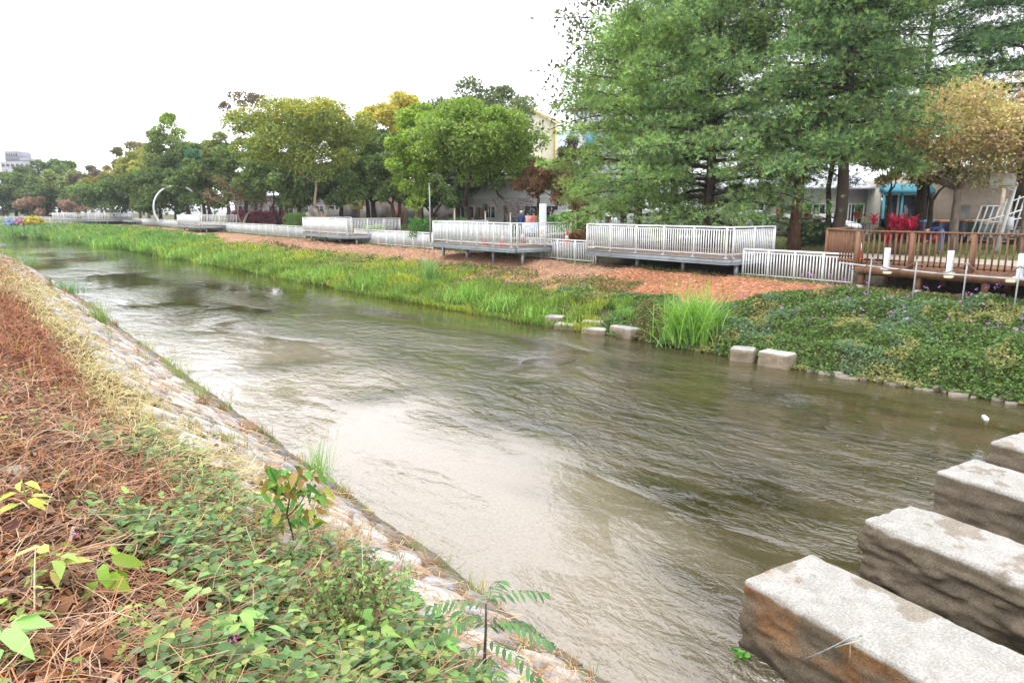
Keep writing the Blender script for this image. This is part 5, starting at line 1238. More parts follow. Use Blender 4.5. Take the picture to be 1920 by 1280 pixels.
# slim pale stakes holding young trees
for px_, f_, tp, lb in ((852, 45, 392, 'pale slim post left of the dark forked trunk'), (910, 44, 397, 'pale slim post right of the dark forked trunk'), (957, 44, 399, 'pale slim post beside the purplish bare tree'), (1013 + 20, 46, 398, 'pale slim post right of the white pylon'), (1080, 39.5, 405, 'pale greenish post under the russet shrub tree'), (806, 42, 345, 'tall thin grey lamp post between the bright pair')):
    P = atd(px_, f_, 2.38); e = empty('slim_post', P, 0, lb, 'post'); h_ = z_at(tp, f_) - 2.38; mb = MB(); mb.tube([(0, 0, -.1), (0, 0, h_)], .04, 8, (.42, .38, .30) if px_ != 806 else (.3, .32, .3)); mb.build('rod', M_rough, e, True); mb = MB(); mb.box((0, 0, h_), (.12, .12, .05), col=(.4, .36, .3)); mb.build('cap', M_rough, e)
def hedge(label, px, fwd, wpx, top, dep, pal, seed, n=4200, ls=.12, name='hedge', cat='hedge', z0=2.38, red=False, par=False):
    r = rs(seed); P0 = atd(px, fwd, z0); e = empty(name, P0, -YAW if not par else 0, label, cat); W = wpx / 1353.0 * fwd; H = z_at(top, fwd) - z0
    core = MB(); q = 9; C0 = []
    B = Bulk(); u = r.rand(n); a = r.rand(n) * math.pi; side = r.rand(n)
    X_ = (u - .5) * W; hh = H * (.82 + .3 * vnoise(X_ + seed, X_ * 0, .7, seed)); Y_ = np.cos(a) * dep / 2 * (.8 + .2 * r.rand(n)); Z_ = np.abs(np.sin(a)) ** .5 * hh * (.75 + .25 * r.rand(n)); k = r.rand(n) < .4; Z_[k] *= r.rand(k.sum())
    B.leaves(np.stack([X_, Y_, Z_], 1), rdir(r, n, .8) + np.array([0, 0, .2]), rdir(r, n) + np.array([0, -.4, .6]), ls * (.6 + .7 * r.rand(n)), ls * .6, pick(r, n, pal, .25), 'diamond'); B.build('foliage', M_leaf, e)
    mb = MB(); 
    for i in range(max(3, int(W / .8))): xx = (r.rand() - .5) * W * .9; mb.tube([(xx, 0, -.05), (xx + r.randn() * .1, r.randn() * .1, H * .75)], [.03, .012], 5)
    o = mb.build('stems', M_bark, e, True, False); o.color = (*BARK['brown'], 1); return e
HG = [(.07, .18, .04), (.10, .24, .05), (.05, .13, .035)]
hedge('bright green clipped hedge right of the white pylon sign', 1055, 43, 95, 399, 1.4, _b(HG, 1.4), 401, 6000, par=False)
hedge('long green hedge beneath the bright pair of trees', 822, 47, 110, 408, 1.3, _b(HG, 1.2), 402, 5200)
hedge('dark shaded hedge between the two pine trunks', 1535, 36, 100, 414, 1.2, [(.03, .06, .03), (.04, .08, .035)], 403, 5200)
hedge('rounded green shrub left of the big spreading tree trunk', 556, 70, 44, 397, 1.7, _b([(.13, .22, .05), (.1, .18, .04)], 1.3), 404, 3200, name='round_shrub', cat='shrub')
hedge('magenta red hedge in the shade left of the big tree', 485, 88, 100, 394, 1.5, [(.20, .03, .06), (.14, .03, .05), (.26, .05, .09)], 405, 4200, .2, name='red_hedge')
hedge('low red flower bed beneath the far ring arch', 103, 156, 48, 404, 2, [(.34, .06, .06), (.24, .05, .05)], 406, 1500, .35, name='flower_bed', cat='flower bed')
hedge('leafy yellow green shrub growing through the railing of a deck', 700, 55, 40, 424, .9, _b(BG, 1.2), 407, 900, .2, name='leafy_shrub', cat='shrub')
hedge('low green hedge in front of the shop fence on the right', 1690, 41, 90, 428, 1.0, [(.05, .12, .04), (.08, .16, .05)], 408, 2500)
hedge('orange brown mound plant beside the cone', 1080, 37, 30, 432, 1.2, [(.32, .12, .06), (.22, .14, .06)], 409, 1300, .14, name='low_shrub', cat='shrub')

# red long-leaved plant behind the timber deck
e = empty('red_cordyline', atd(1698, 29.5, 2.38), 0, 'bright crimson long leaved plant behind the timber deck rail', 'plant'); r = rs(410); mb = MB(); B = Bulk()
for i in range(26):
    b0 = np.array([r.randn() * .55, r.randn() * .4, 0]); h_ = .45 + 1.0 * r.rand() ** .7; mb.tube([b0 - [0, 0, .1], b0 + np.array([r.randn() * .06, r.randn() * .06, h_])], [.025, .015], 6)
    n = 16; P = np.tile(b0 + np.array([0, 0, h_]), (n, 1)) - np.array([0, 0, 1]) * (r.rand(n, 1) * .25); az = r.rand(n) * 6.28
    B.blades(P, az, .25 + .8 * r.rand(n), .38 + .2 * r.rand(n), .085, .9 + .6 * r.rand(n), pick(r, n, [(.50, .015, .05), (.62, .03, .08), (.34, .01, .04), (.45, .06, .12)], .2))
o = mb.build('stem', M_bark, e, True, False); o.color = (.2, .1, .08, 1); B.build('leaves', M_leaf, e)
e = empty('red_cordyline', atd(1752, 29.5, 2.38), 0, 'smaller orange red plant at the right of the crimson one', 'plant'); mb = MB(); B = Bulk()
for i in range(8):
    b0 = np.array([r.randn() * .25, r.randn() * .2, 0]); h_ = .3 + .5 * r.rand(); mb.tube([b0 - [0, 0, .1], b0 + np.array([0, 0, h_])], [.02, .012], 6); n = 12; P = np.tile(b0 + np.array([0, 0, h_]), (n, 1)); B.blades(P, r.rand(n) * 6.28, .25 + .8 * r.rand(n), .32 + 0 * P[:, 0], .07, 1 + 0 * P[:, 0], pick(r, n, [(.55, .05, .03), (.5, .1, .04)], .2))
o = mb.build('stem', M_bark, e, True, False); o.color = (.2, .1, .08, 1); B.build('leaves', M_leaf, e)

# potted plants on the fence pillars
for i, (px_, lb) in enumerate(((1608, 'terracotta pot with a green plant on a red capped pillar'), (1512, 'terracotta pot with spindly plant on a pillar right of the red barked pine'), (1462, 'pot with crimson leaved plant left of the red barked pine'))):
    yv = y_at(px_, 43.5, 3.7); e = empty('potted_plant', (43.5, yv, 3.60 if i else 3.60), 0, lb, 'potted plant'); mb = MB(); mb.lathe((0, 0, 0), [(.16, 0), (.2, .1), (.26, .38), (.29, .38), (.29, .45)], 14, (.42, .16, .09)); mb.build('pot', M_rough, e, True)
    r = rs(500 + i); n = 90; B = Bulk(); B.blades(np.tile([[0, 0, .42]], (n, 1)) + r.randn(n, 3) * .07, r.rand(n) * 6.28, r.rand(n) * .8, .35 + .35 * r.rand(n), .07, r.rand(n), pick(r, n, [(.5, .03, .1)] if i == 2 else [(.08, .18, .05), (.14, .24, .07)], .2)); B.build('leaves', M_leaf, e)
# bins
for px_, lb, col, cc in ((1735, 'dark blue bin with pale blue lid near the teal shop', (.03, .05, .12), (.15, .28, .5)), (1765, 'dark blue bin topped in orange', (.03, .04, .10), (.60, .20, .05)), (1838, 'green and dark bin with small orange top near the white stair', (.03, .07, .05), (.6, .2, .04))):
    P = atd(px_, 40, 2.4); e = empty('waste_bin', P, -.3, lb, 'bin', 'bins near the roadside'); mb = MB(); mb.box((0, 0, .55), (.9, .7, 1.05), col=col, taper=1.12); mb.build('body', M_plastic, e, bevel=.03); mb = MB(); mb.box((0, 0, 1.14), (1.06, .84, .12), col=cc); mb.build('lid', M_plastic, e, bevel=.03)

# ------------------------------------------------------------------ park furniture
def cone(px, fwd, label, z=2.42, h=.72):
    e = empty('traffic_cone', atd(px, fwd, z), .3, label, 'traffic cone', 'orange traffic cones'); mb = MB(); mb.lathe((0, 0, .03), [(.15, 0), (.03, h), (.02, h + .01)], 16, (.72, .12, .02)); mb.build('body', M_plastic, e, True)
    mb = MB(); mb.lathe((0, 0, .03), [(.113, h * .33), (.078, h * .62)], 16, (.75, .62, .55)); mb.build('reflective_band', M_plastic, e, True); mb = MB(); mb.box((0, 0, .02), (.38, .38, .04), col=(.6, .10, .02)); mb.build('base', M_plastic, e, bevel=.01)
cone(1064, 36, 'orange cone standing alone left of the largest deck'); cone(909, 36.5, 'orange cone behind the rails of the pylon deck, left one'); cone(942, 35.5, 'orange cone behind the rails of the pylon deck, right one')
cone(981, 37.5, 'small orange cone at the right corner of the pylon deck'); cone(1017, 37, 'orange cone hidden behind the white pylon'); cone(1617, 25.6, 'big orange cone just inside the timber deck rail', h=.9)
# pylon sign
e = empty('pylon_sign', atd(1018, 37.5, 2.40), -YAW, 'tall plain white pylon sign standing beside three persons', 'sign'); mb = MB(); mb.box((0, 0, 1.02), (.37, .16, 2.1), col=(.70, .73, .80)); mb.build('panel', M_paint, e, bevel=.01); mb = MB(); mb.box((0, 0, .03), (.6, .4, .06), col=(.4, .4, .4)); mb.build('base', M_rough, e)
e = empty('info_board', atd(994, 35.5, 2.42), -YAW + .1, 'pale bluish notice board on legs behind the deck rail', 'sign'); mb = MB(); mb.box((0, 0, .85), (.78, .05, .5), col=(.55, .62, .76)); mb.build('board', M_paint, e); mb = MB(); mb.box((.12, -.03, .82), (.14, .012, .16), col=(.3, .36, .5)); mb.box((-.15, -.03, .95), (.3, .012, .03), col=(.4, .45, .6)); mb.build('printed_mark', M_paint, e)
for s_ in (-.35, .35): mb = MB(); mb.box((s_, 0, .42), (.04, .04, .86), col=(.4, .42, .46)); mb.build('leg', M_paint, e)
# benches between the path and deck
for px_, f_, lb in ((1035, 39, 'pale stone bench on dark legs right of the pylon'), (1052, 40.5, 'pale stone bench farther back beside the path')):
    e = empty('stone_bench', atd(px_, f_, 2.42), -.4, lb, 'bench', 'stone benches'); mb = MB(); mb.box((0, 0, .42), (1.2, .42, .08), col=(.5, .48, .44)); mb.build('seat', M_rough, e, bevel=.01)
    for s_ in (-.45, .45): mb = MB(); mb.box((s_, 0, .19), (.12, .36, .38), col=(.12, .11, .1)); mb.build('leg', M_rough, e)
# ring arches
def ring(px, fwd, R_, cz, label, th=.12):
    e = empty('ring_arch', atd(px, fwd, 2.4), 0, label, 'arch', 'white ring arches over the path'); mb = MB(); P = [(R_ * math.cos(a), 0, cz + R_ * math.sin(a)) for a in np.linspace(-.62, math.pi + .62, 48)]; mb.tube(P, th, 10, (.74, .75, .76)); mb.build('ring', M_paint, e, True)
    for s_ in (-1, 1): mb = MB(); mb.box((P[0][0] * s_ if s_ > 0 else P[-1][0], 0, .06), (.6, .6, .14), col=(.5, .5, .5)); mb.build('footing', M_rough, e)
    return e
ring(334, 102, 3.15, 1.15 + .75, 'large white ring arch behind the low railing'); ring(100, 160, 2.35, 1.6, 'small distant white ring arch at far left', .13)
# artificial bloom display on the bank, far left
e = empty('bloom_display', unp(45, 436, 1.0) * [1, 1, 0] + [0, 0, .6], 0, 'cluster of blue, pink and yellow artificial blooms rising from the bank grass', 'flower display'); rt = np.array([cy, -sy, 0]); q = rs(600)
for dx_, zz, R_, pal, w_ in ((-2.0, 1.6, .8, [(.30, .40, .55), (.5, .55, .62), (.25, .3, .5)], 'blue'), (.1, 1.7, .8, [(.45, .2, .28), (.5, .3, .36), (.3, .18, .3)], 'pink'), (2.0, 1.7, 1.2, [(.55, .42, .05), (.6, .5, .1), (.35, .36, .06)], 'yellow')):
    c_ = rt * dx_ * .8 + np.array([0, 0, zz]); u = rdir(q, 420); u[:, 2] = np.abs(u[:, 2]); B = Bulk(); B.leaves(c_ + u * R_ * (.7 + .3 * q.rand(420, 1)) * [1, 1, .75], rdir(q, 420), u, .38, .3, pick(q, 420, pal, .15), 'diamond'); o = B.build('bloom', M_leaf, e); o['label'] = w_ + ' bloom cluster'
    mb = MB(); mb.tube([(c_[0], c_[1], -.3), tuple(c_)], .05, 6, (.2, .2, .22)); mb.build('stem', M_rough, e)
# basketball hoop
b0 = atd(1877, 32, 2.4); tp = atd(1899, 32, z_at(342, 32)); e = empty('basketball_hoop', b0, 0, 'white basketball backboard on a leaning white pole', 'basketball hoop'); d_ = tp - b0
mb = MB(); mb.tube([(0, 0, -.1), tuple(d_)], .085, 12, (.70, .70, .70)); mb.build('pole', M_paint, e, True)
bc = atd(1874, 31.6, z_at(339, 31.6)) - b0; mb = MB(); M_ = Matrix.Rotation(-YAW, 3, 'Z'); mb.box(tuple(bc), (1.12, .05, .62), rz=-YAW, col=(.66, .66, .66)); mb.build('backboard', M_paint, e)
mb = MB(); mb.bar(tuple(d_), tuple(bc + [.05, .05, 0]), .07, .07, (.68, .68, .68)); mb.bar(tuple(d_ - [0, 0, .4]), tuple(bc + [.05, .05, -.2]), .05, .05, (.68, .68, .68)); mb.build('bracket', M_paint, e)
fwv = np.array([sy, cy, 0]); hc = bc - fwv * .3 - [0, 0, .22]; mb = MB(); mb.tube([tuple(hc + [.2 * math.cos(a), .2 * math.sin(a), 0]) for a in np.linspace(0, 6.28, 20)], .012, 6, (.6, .2, .06)); mb.build('hoop_rim', M_paint, e, True)
# white stair with pickets at the right edge
e = empty('white_stair', (0, 0, 0), 0, 'white metal stair with tall picket sides at the right edge', 'stair'); f0 = 33.5
def sp_(px_, py_, f_=f0): P = atd(px_, f_, 0); P[2] = z_at(py_, f_); return P
mb = MB(); n = 9
for i in range(n):
    px_ = 1834 + i * 11.5; top = 386 - i * 3.2 if i > 3 else 386; a = sp_(px_ - 2 - 8, 452 if i < 4 else 452 - (i - 3) * 2); b = sp_(px_ + 6, top); mb.bar(a, b, .055, .055)
mb.build('pickets', M_white, e)
mb = MB(); mb.bar(sp_(1838, 386), sp_(1872, 386), .05, .05); mb.bar(sp_(1872, 386), sp_(1935, 362), .05, .05); mb.build('top_rail', M_white, e)
mb = MB(); mb.tube([sp_(1827, 413, 33.2), sp_(1850, 413, 33.2), sp_(1892, 402, 33.2), sp_(1935, 386, 33.2)], .035, 8); mb.tube([sp_(1850, 418, 33.2), sp_(1892, 414, 33.2), sp_(1935, 405, 33.2)], .03, 8); mb.build('handrail', M_white, e, True)
for i in range(6): mb = MB(); a = sp_(1868 + i * 13, 452 - i * 5, 34.4); mb.box(a, (.6, 1.3, .06), rz=-YAW, col=(.25, .2, .17)); mb.build('step', M_rough, e)
mb = MB(); mb.bar(sp_(1862, 455, 33.9), sp_(1945, 424, 33.9), .06, .22, (.22, .17, .13)); mb.bar(sp_(1862, 455, 34.9), sp_(1945, 424, 34.9), .06, .22, (.22, .17, .13)); mb.build('stringer', M_rough, e)
mb = MB(); mb.box(sp_(1898, 419, 33.0), (.30, .04, .6), rz=-YAW, col=(.62, .62, .66)); mb.bar(sp_(1898, 460, 33.02), sp_(1898, 425, 33.02), .04, .04, (.5, .5, .5)); o = mb.build('notice', M_paint); tag(o, 'small white notice plate on a post before the white stair', 'sign')

# ------------------------------------------------------------------ people
M_body = [surf('skin', (.48, .30, .21), .6, nscale=20, namt=.06, bump=0)]
def person(px, fwd, label, h, pose, top_c, leg_c, hair_c=(.03, .025, .02), z=2.42, face=0.0, hat=None, skin=(.48, .30, .21)):
    """skin-modifier figure, local +Y is the way it faces; applied to one continuous mesh, clothed by face colour"""
    s = h / 1.7; J = dict(pel=(0, 0, .95), sp1=(0, .01, 1.12), sp2=(0, .0, 1.32), nk=(0, .01, 1.46), hd0=(0, .02, 1.53), hd1=(0, .03, 1.61), hd2=(0, .02, 1.69),
        hl=(-.09, 0, .90), kl=(-.10, .02, .50), al=(-.10, -.02, .09), tl=(-.11, .13, .03), hr=(.09, 0, .90), kr=(.10, .02, .50), ar=(.10, -.02, .09), tr=(.11, .13, .03),
        sl=(-.18, 0, 1.40), el=(-.23, -.02, 1.13), wl=(-.22, .07, .90), sr=(.18, 0, 1.40), er=(.23, -.02, 1.13), wr=(.22, .07, .90))
    J.update(pose); J = {k: np.array(v, float) for k, v in J.items()}
    R_ = dict(pel=.14, sp1=.135, sp2=.15, nk=.055, hd0=.07, hd1=.095, hd2=.06, hl=.09, kl=.062, al=.042, tl=.035, hr=.09, kr=.062, ar=.042, tr=.035, sl=.065, el=.048, wl=.03, sr=.065, er=.048, wr=.03)
    E_ = [('pel', 'sp1'), ('sp1', 'sp2'), ('sp2', 'nk'), ('nk', 'hd0'), ('hd0', 'hd1'), ('hd1', 'hd2'), ('pel', 'hl'), ('hl', 'kl'), ('kl', 'al'), ('al', 'tl'), ('pel', 'hr'), ('hr', 'kr'), ('kr', 'ar'), ('ar', 'tr'), ('sp2', 'sl'), ('sl', 'el'), ('el', 'wl'), ('sp2', 'sr'), ('sr', 'er'), ('er', 'wr')]
    for sd in 'lr':
        w_ = J['w' + sd]; d = unit(w_ - J['e' + sd]); sx_ = -1 if sd == 'l' else 1; J['p' + sd] = w_ + d * .07; R_['p' + sd] = .03; E_.append(('w' + sd, 'p' + sd)); lat = unit(np.cross(d, [sx_ * 1.0, .3, 0]))
        for f_i, (off, ln) in enumerate(((-.028, .07), (-.010, .08), (.010, .075), (.027, .06))):
            a = 'f%s%d' % (sd, f_i); J[a] = J['p' + sd] + lat * off + d * ln * .5; J[a + 'b'] = J[a] + d * ln * .4 + np.array([0, .02, 0]); R_[a] = .009; R_[a + 'b'] = .007; E_ += [('p' + sd, a), (a, a + 'b')]
        a = 'th' + sd; J[a] = w_ + lat * -.04 + d * .04; R_[a] = .011; J[a + 'b'] = J[a] + d * .035 + lat * -.012; R_[a + 'b'] = .008; E_ += [('w' + sd, a), (a, a + 'b')]
    names = list(J); me = bpy.data.meshes.new('person_skeleton'); me.from_pydata([tuple(J[k] * s) for k in names], [(names.index(a), names.index(b)) for a, b in E_], [])
    o = bpy.data.objects.new('tmp', me); COL.objects.link(o); sm = o.modifiers.new('s', 'SKIN'); sv = me.skin_vertices[0].data
    for i, k in enumerate(names): v = R_[k] * s; sv[i].radius = (v * (1.15 if k in ('pel', 'sp1', 'sp2') else 1), v * (.8 if k in ('sp1', 'sp2', 'pel') else 1)); sv[i].use_root = (k == 'pel')
    sb = o.modifiers.new('b', 'SUBSURF'); sb.levels = 1; sb.render_levels = 1
    dg = bpy.context.evaluated_depsgraph_get(); dg.update(); ev = o.evaluated_get(dg); m2_ = bpy.data.meshes.new_from_object(ev); bpy.data.objects.remove(o)
    nv = len(m2_.vertices); co_ = np.zeros(nv * 3, np.float32); m2_.vertices.foreach_get('co', co_); co_ = co_.reshape(-1, 3)
    jn = np.array([J[k] * s for k in names]); near_ = np.array([names[i] for i in np.argmin(((co_[:, None] - jn[None]) ** 2).sum(2), 1)])
    col = np.tile(np.array(top_c), (nv, 1)); leg = np.isin(near_, ['hl', 'kl', 'al', 'hr', 'kr', 'ar', 'pel']); col[leg] = leg_c; col[np.isin(near_, ['tl', 'tr'])] = (.05, .045, .04)
    sk_ = np.array([k.startswith(('hd', 'f', 'th', 'p')) and k != 'pel' for k in near_]); col[sk_] = skin
    at = m2_.color_attributes.new('Col', 'FLOAT_COLOR', 'POINT'); c4 = np.ones((nv, 4), np.float32); c4[:, :3] = col; at.data.foreach_set('color', c4.ravel()); m2_.materials.clear(); m2_.materials.append(M_cloth); m2_.polygons.foreach_set('use_smooth', np.ones(len(m2_.polygons), bool))
    e = empty('person', atd(px, fwd, z), face, label, 'person'); b = bpy.data.objects.new('body', m2_); COL.objects.link(b); b.parent = e
    up = unit(J['hd2'] - J['hd0']); hc = J['hd1'] * s; fwd_ = unit(np.cross(up, [1.0, 0, 0]) * -1); fwd_ = fwd_ if fwd_[1] > 0 or up[2] < .5 else fwd_
    if up[2] > .5: fwd_ = np.array([0, 1.0, 0])
    mb = MB(); r_ = .103 * s; V = []; nn = 12
    for i in range(6):
        ph = math.pi / 2 * i / 5 * 1.15
        for k in range(nn): a = 2 * math.pi * k / nn; rr_ = r_ * math.sin(ph + .001); V.append(hc + up * (r_ * math.cos(ph) * 1.05) + rr_ * math.cos(a) * np.array([1.0, 0, 0]) + rr_ * math.sin(a) * fwd_ - fwd_ * .02 * s)
    fs = [(i * nn + k, i * nn + (k + 1) % nn, (i + 1) * nn + (k + 1) % nn, (i + 1) * nn + k) for i in range(5) for k in range(nn)]; mb.add(V, fs, hat or hair_c); mb.build('cap' if hat else 'hair', M_cloth, e, True)
    mb = MB(); fp = hc + fwd_ * .093 * s - up * .01 * s
    for sd in (-1, 1): mb.box(tuple(fp + np.array([sd * .033 * s, -.006, .0]) + up * .02 * s), (.02 * s, .012, .010), col=(.03, .02, .02)); mb.box(tuple(hc + np.array([sd * .095 * s, 0, 0])), (.015, .03, .05), col=skin)
    mb.box(tuple(fp - up * .015 * s), (.022 * s, .035 * s, .035 * s), col=skin); mb.box(tuple(fp - up * .052 * s), (.04 * s, .012, .010), col=(.35, .12, .10)); mb.build('face', M_cloth, e)
    return e
person(978, 43.5, 'person in a dark navy jacket and white cap, leftmost of three', 1.68, {}, (.035, .05, .14), (.05, .05, .07), face=-YAW + 2.6, hat=(.6, .58, .55))
person(990, 44.5, 'person in a pale peach top standing in the middle of three', 1.60, dict(wl=(-.15, .15, 1.05), wr=(.12, .16, 1.05)), (.62, .42, .33), (.08, .07, .07), face=-YAW + 2.9)
person(1001, 43, 'person in a coral pink jacket, rightmost of three', 1.62, dict(wl=(-.12, .2, 1.1)), (.68, .22, .22), (.06, .05, .06), face=-YAW - 2.7)
person(1291, 42, 'walking person in black trousers glimpsed under the pine boughs', 1.66, dict(kl=(-.1, .2, .52), al=(-.1, .32, .12), tl=(-.1, .45, .08), kr=(.1, -.02, .5), ar=(.1, -.28, .12), tr=(.1, -.2, .04)), (.12, .11, .12), (.03, .03, .035), face=-YAW - 1.57)
person(1772, 28.6, 'person in a navy top and jeans bending forward behind the timber deck', 1.66, dict(sp1=(0, .12, 1.06), sp2=(0, .34, 1.10), nk=(0, .46, 1.04), hd0=(0, .52, .98), hd1=(0, .58, .90), hd2=(0, .63, .84), sl=(-.18, .34, 1.04), sr=(.18, .34, 1.04), el=(-.2, .42, .78), er=(.2, .42, .78), wl=(-.14, .52, .58), wr=(.14, .52, .58), kl=(-.1, -.02, .5), kr=(.1, .04, .5)), (.03, .04, .12), (.12, .2, .33), face=-YAW + 1.2)
person(1622, 42.6, 'small child in a pale yellow green shirt by the pillar fence', 1.15, {}, (.55, .60, .30), (.3, .3, .35), face=-YAW + 2.2, z=2.75)
mb = MB(); P = atd(1622, 42.6, 2.4); mb.box((P[0], P[1], 2.57), (.9, 2.2, .36), col=(.30, .28, .24)); tag(mb.build('stone_ledge', M_rough, bevel=.02), 'low grey ledge the small child stands on', 'ledge')

# ------------------------------------------------------------------ individual plants, sticks
def gp(px, py, far=False):
    z = 1.0 if not far else .6
    for _ in range(25): P = unp(px, py, z); z = .5 * z + .5 * max(float(ground(P[0], P[1])), 0)
    P = unp(px, py, z); P[2] = z; return P
def clump(name, label, P, n, h, w, pal, seed, bw=.012, spread=.12, lean=.45, curve=1.0, cat='grass clump', group=None, seeds=None, seg=4):
    r = rs(seed); e = empty(name, P, 0, label, cat, group); B = Bulk(); b0 = r.randn(n, 3) * [spread, spread, 0]; b0[:, 2] = -.05
    az = r.rand(n) * 6.28; B.blades(b0, az, np.abs(r.randn(n)) * lean * .6 + .03, h * (.45 + .6 * r.rand(n)), bw * (.7 + .6 * r.rand(n)), curve * (.3 + r.rand(n)), pick(r, n, pal, .22), seg); B.build('blades', M_grass, e)
    m = max(4, n // 14); mb = Bulk(); az = r.rand(m) * 6.28; mb.strands(b0[:m], np.stack([np.cos(az) * .3, np.sin(az) * .3, np.ones(m)], 1), h * (.7 + .5 * r.rand(m)), bw * .35, rdir(r, m), pick(r, m, [tuple(np.array(pal[0]) * .9)], .2))
    if seeds:
        for k in range(m):
            a = np.array([math.cos(az[k]) * .3, math.sin(az[k]) * .3, 1]); a /= np.linalg.norm(a); L = h * 1.0; q = 16
            Pq = b0[k] + a * (L * (.75 + .35 * r.rand(q, 1))) + r.randn(q, 3) * .012; mb.leaves(Pq, rdir(r, q) * .5 + a, rdir(r, q), .03, .008, pick(r, q, [seeds], .2))
    mb.build('stalks', M_grass, e); return e
GRN = [(.22, .42, .07), (.28, .48, .10), (.16, .32, .06), (.34, .50, .14)]
clump('reed_clump', 'tall bright green reed clump arching over the far waterline', np.array([17.9, y_at(1300, 17.9, .3), .25]), 900, 1.75, 2, GRN, 801, .034, .42, .62, 1.3, 'reed clump', seg=5)
clump('reed_clump', 'low dark arching reeds at the foot of the tall bright clump', np.array([17.55, y_at(1285, 17.5, .1), .10]), 420, .75, 2, [(.12, .22, .06), (.2, .3, .09)], 802, .024, .35, .9, 1.8, 'reed clump')
clump('reed_clump', 'slim pale green reed standing above the grass in front of the pylon deck', gp(806, 530, True), 160, 1.55, 1, [(.30, .46, .18), (.24, .40, .12)], 803, .035, .16, .3, .8, 'reed clump')
clump('reed_clump', 'broad feathery green tuft beside the far concrete blocks', gp(1178, 598, True), 380, .7, 1, [(.22, .40, .10), (.16, .32, .08)], 804, .022, .3, .9, 1.4, 'reed clump')
for i, (a, b_, h_, nn, sp_r) in enumerate(((880, 560, .95, 420, .5), (950, 575, .8, 360, .5), (1020, 590, .6, 320, .45), (700, 535, .85, 360, .6), (620, 522, .9, 360, .6), (560, 520, .8, 300, .5), (430, 492, 1.2, 380, .8), (350, 480, 1.2, 360, .9), (290, 468, 1.3, 340, .9), (215, 462, 1.4, 320, 1.1), (150, 452, 1.6, 320, 1.3), (55, 440, 2.0, 420, 1.5))):
    clump('grass_tuft', 'bright green grass tuft on far waterline ' + ['right beneath the slim pale reed', 'between the slim reed and the blocks', 'touching the left concrete block', 'just left below the slim pale reed', 'straight below the big spreading tree', 'at the tip of the grassy point', 'left of the grassy point', 'below the low railing beyond', 'below the small deck by the ring arch', 'below the leaning dark tree', 'below the most distant decks', 'beneath the coloured blooms'][i], gp(a, b_, True), nn, h_, 1, [(.15, .30, .08), (.2, .34, .1)] if i > 9 else GRN, 810 + i, .03 + .0006 * i * i, sp_r, .75, 1.4, 'grass clump', 'grass tufts along the far waterline')
GN = 'weeds along the near waterline'
YG = [(.26, .34, .09), (.34, .40, .14), (.2, .28, .07)]
for i, (a, b_, h_, nn, pal, sp_r, lb, sd_) in enumerate((
        (598, 892, .85, 110, GRN, .08, 'tall thin green grass with yellow seed heads rising against the water', (.45, .30, .06)),
        (333, 712, .85, 130, YG, .10, 'sparse pale grass stalks leaning over the water, upper middle', (.4, .36, .2)),
        (352, 738, .45, 130, YG, .16, 'dense yellow green tuft below the sparse pale stalks', None),
        (276, 662, .85, 90, [(.38, .40, .2)], .10, 'faint wispy pale grass by the water above the others', (.4, .36, .2)),
        (188, 606, .95, 150, [(.26, .36, .12)], .14, 'upright green tuft on a rusty base by the water', None),
        (412, 772, .42, 70, [(.20, .24, .08), (.34, .28, .12)], .10, 'small olive and straw weed at the stone edge', (.3, .2, .1)),
        (466, 808, .34, 170, [(.52, .30, .16), (.58, .42, .24), (.42, .22, .12)], .10, 'dry orange straw tuft at the end of the bamboo pole', None),
        (372, 744, .4, 60, [(.3, .3, .12)], .1, 'thin brownish weed between the tufts', (.3, .2, .1)),
        (118, 548, .75, 260, [(.12, .24, .09), (.16, .30, .10)], .35, 'dense dark green clump overhanging the water at left', None),
        (38, 496, .95, 330, [(.14, .28, .09), (.2, .34, .11)], .6, 'large soft green clump at the far end of the near bank', None),
        (12, 478, .9, 330, [(.3, .42, .1), (.24, .38, .08)], 1.0, 'yellow green grassy corner at the left edge by the water', None),
        (150, 572, .4, 110, [(.34, .20, .09), (.3, .3, .1)], .25, 'rusty brown weeds on the stones beside the water at left', None),
        (448, 845, .25, 90, [(.3, .2, .1), (.22, .26, .08)], .14, 'low brownish green weed patch on the stones', None),
        (716, 992, .16, 60, [(.18, .3, .07)], .05, 'little upright green weed in the lower stone edge', None),
        (675, 955, .20, 40, [(.2, .28, .1)], .04, 'spindly green sprout on the wet toe of the stones', None),
        (664, 1018, .20, 70, [(.16, .26, .1)], .06, 'small bluish green weed on the white stones', None),
        (880, 1115, .30, 120, [(.46, .34, .16), (.3, .4, .14)], .10, 'straw coloured tuft at the water near the bottom', None),
        (750, 1135, .22, 70, [(.26, .38, .1)], .05, 'bright grass tuft among the lower white stones', None))):
    clump('grass_tuft', lb, gp(a, b_) - [0, 0, .02], nn, h_, 1, pal, 840 + i, .008 if b_ > 640 else .018, sp_r, .6, 1.0, 'weed', GN, sd_)

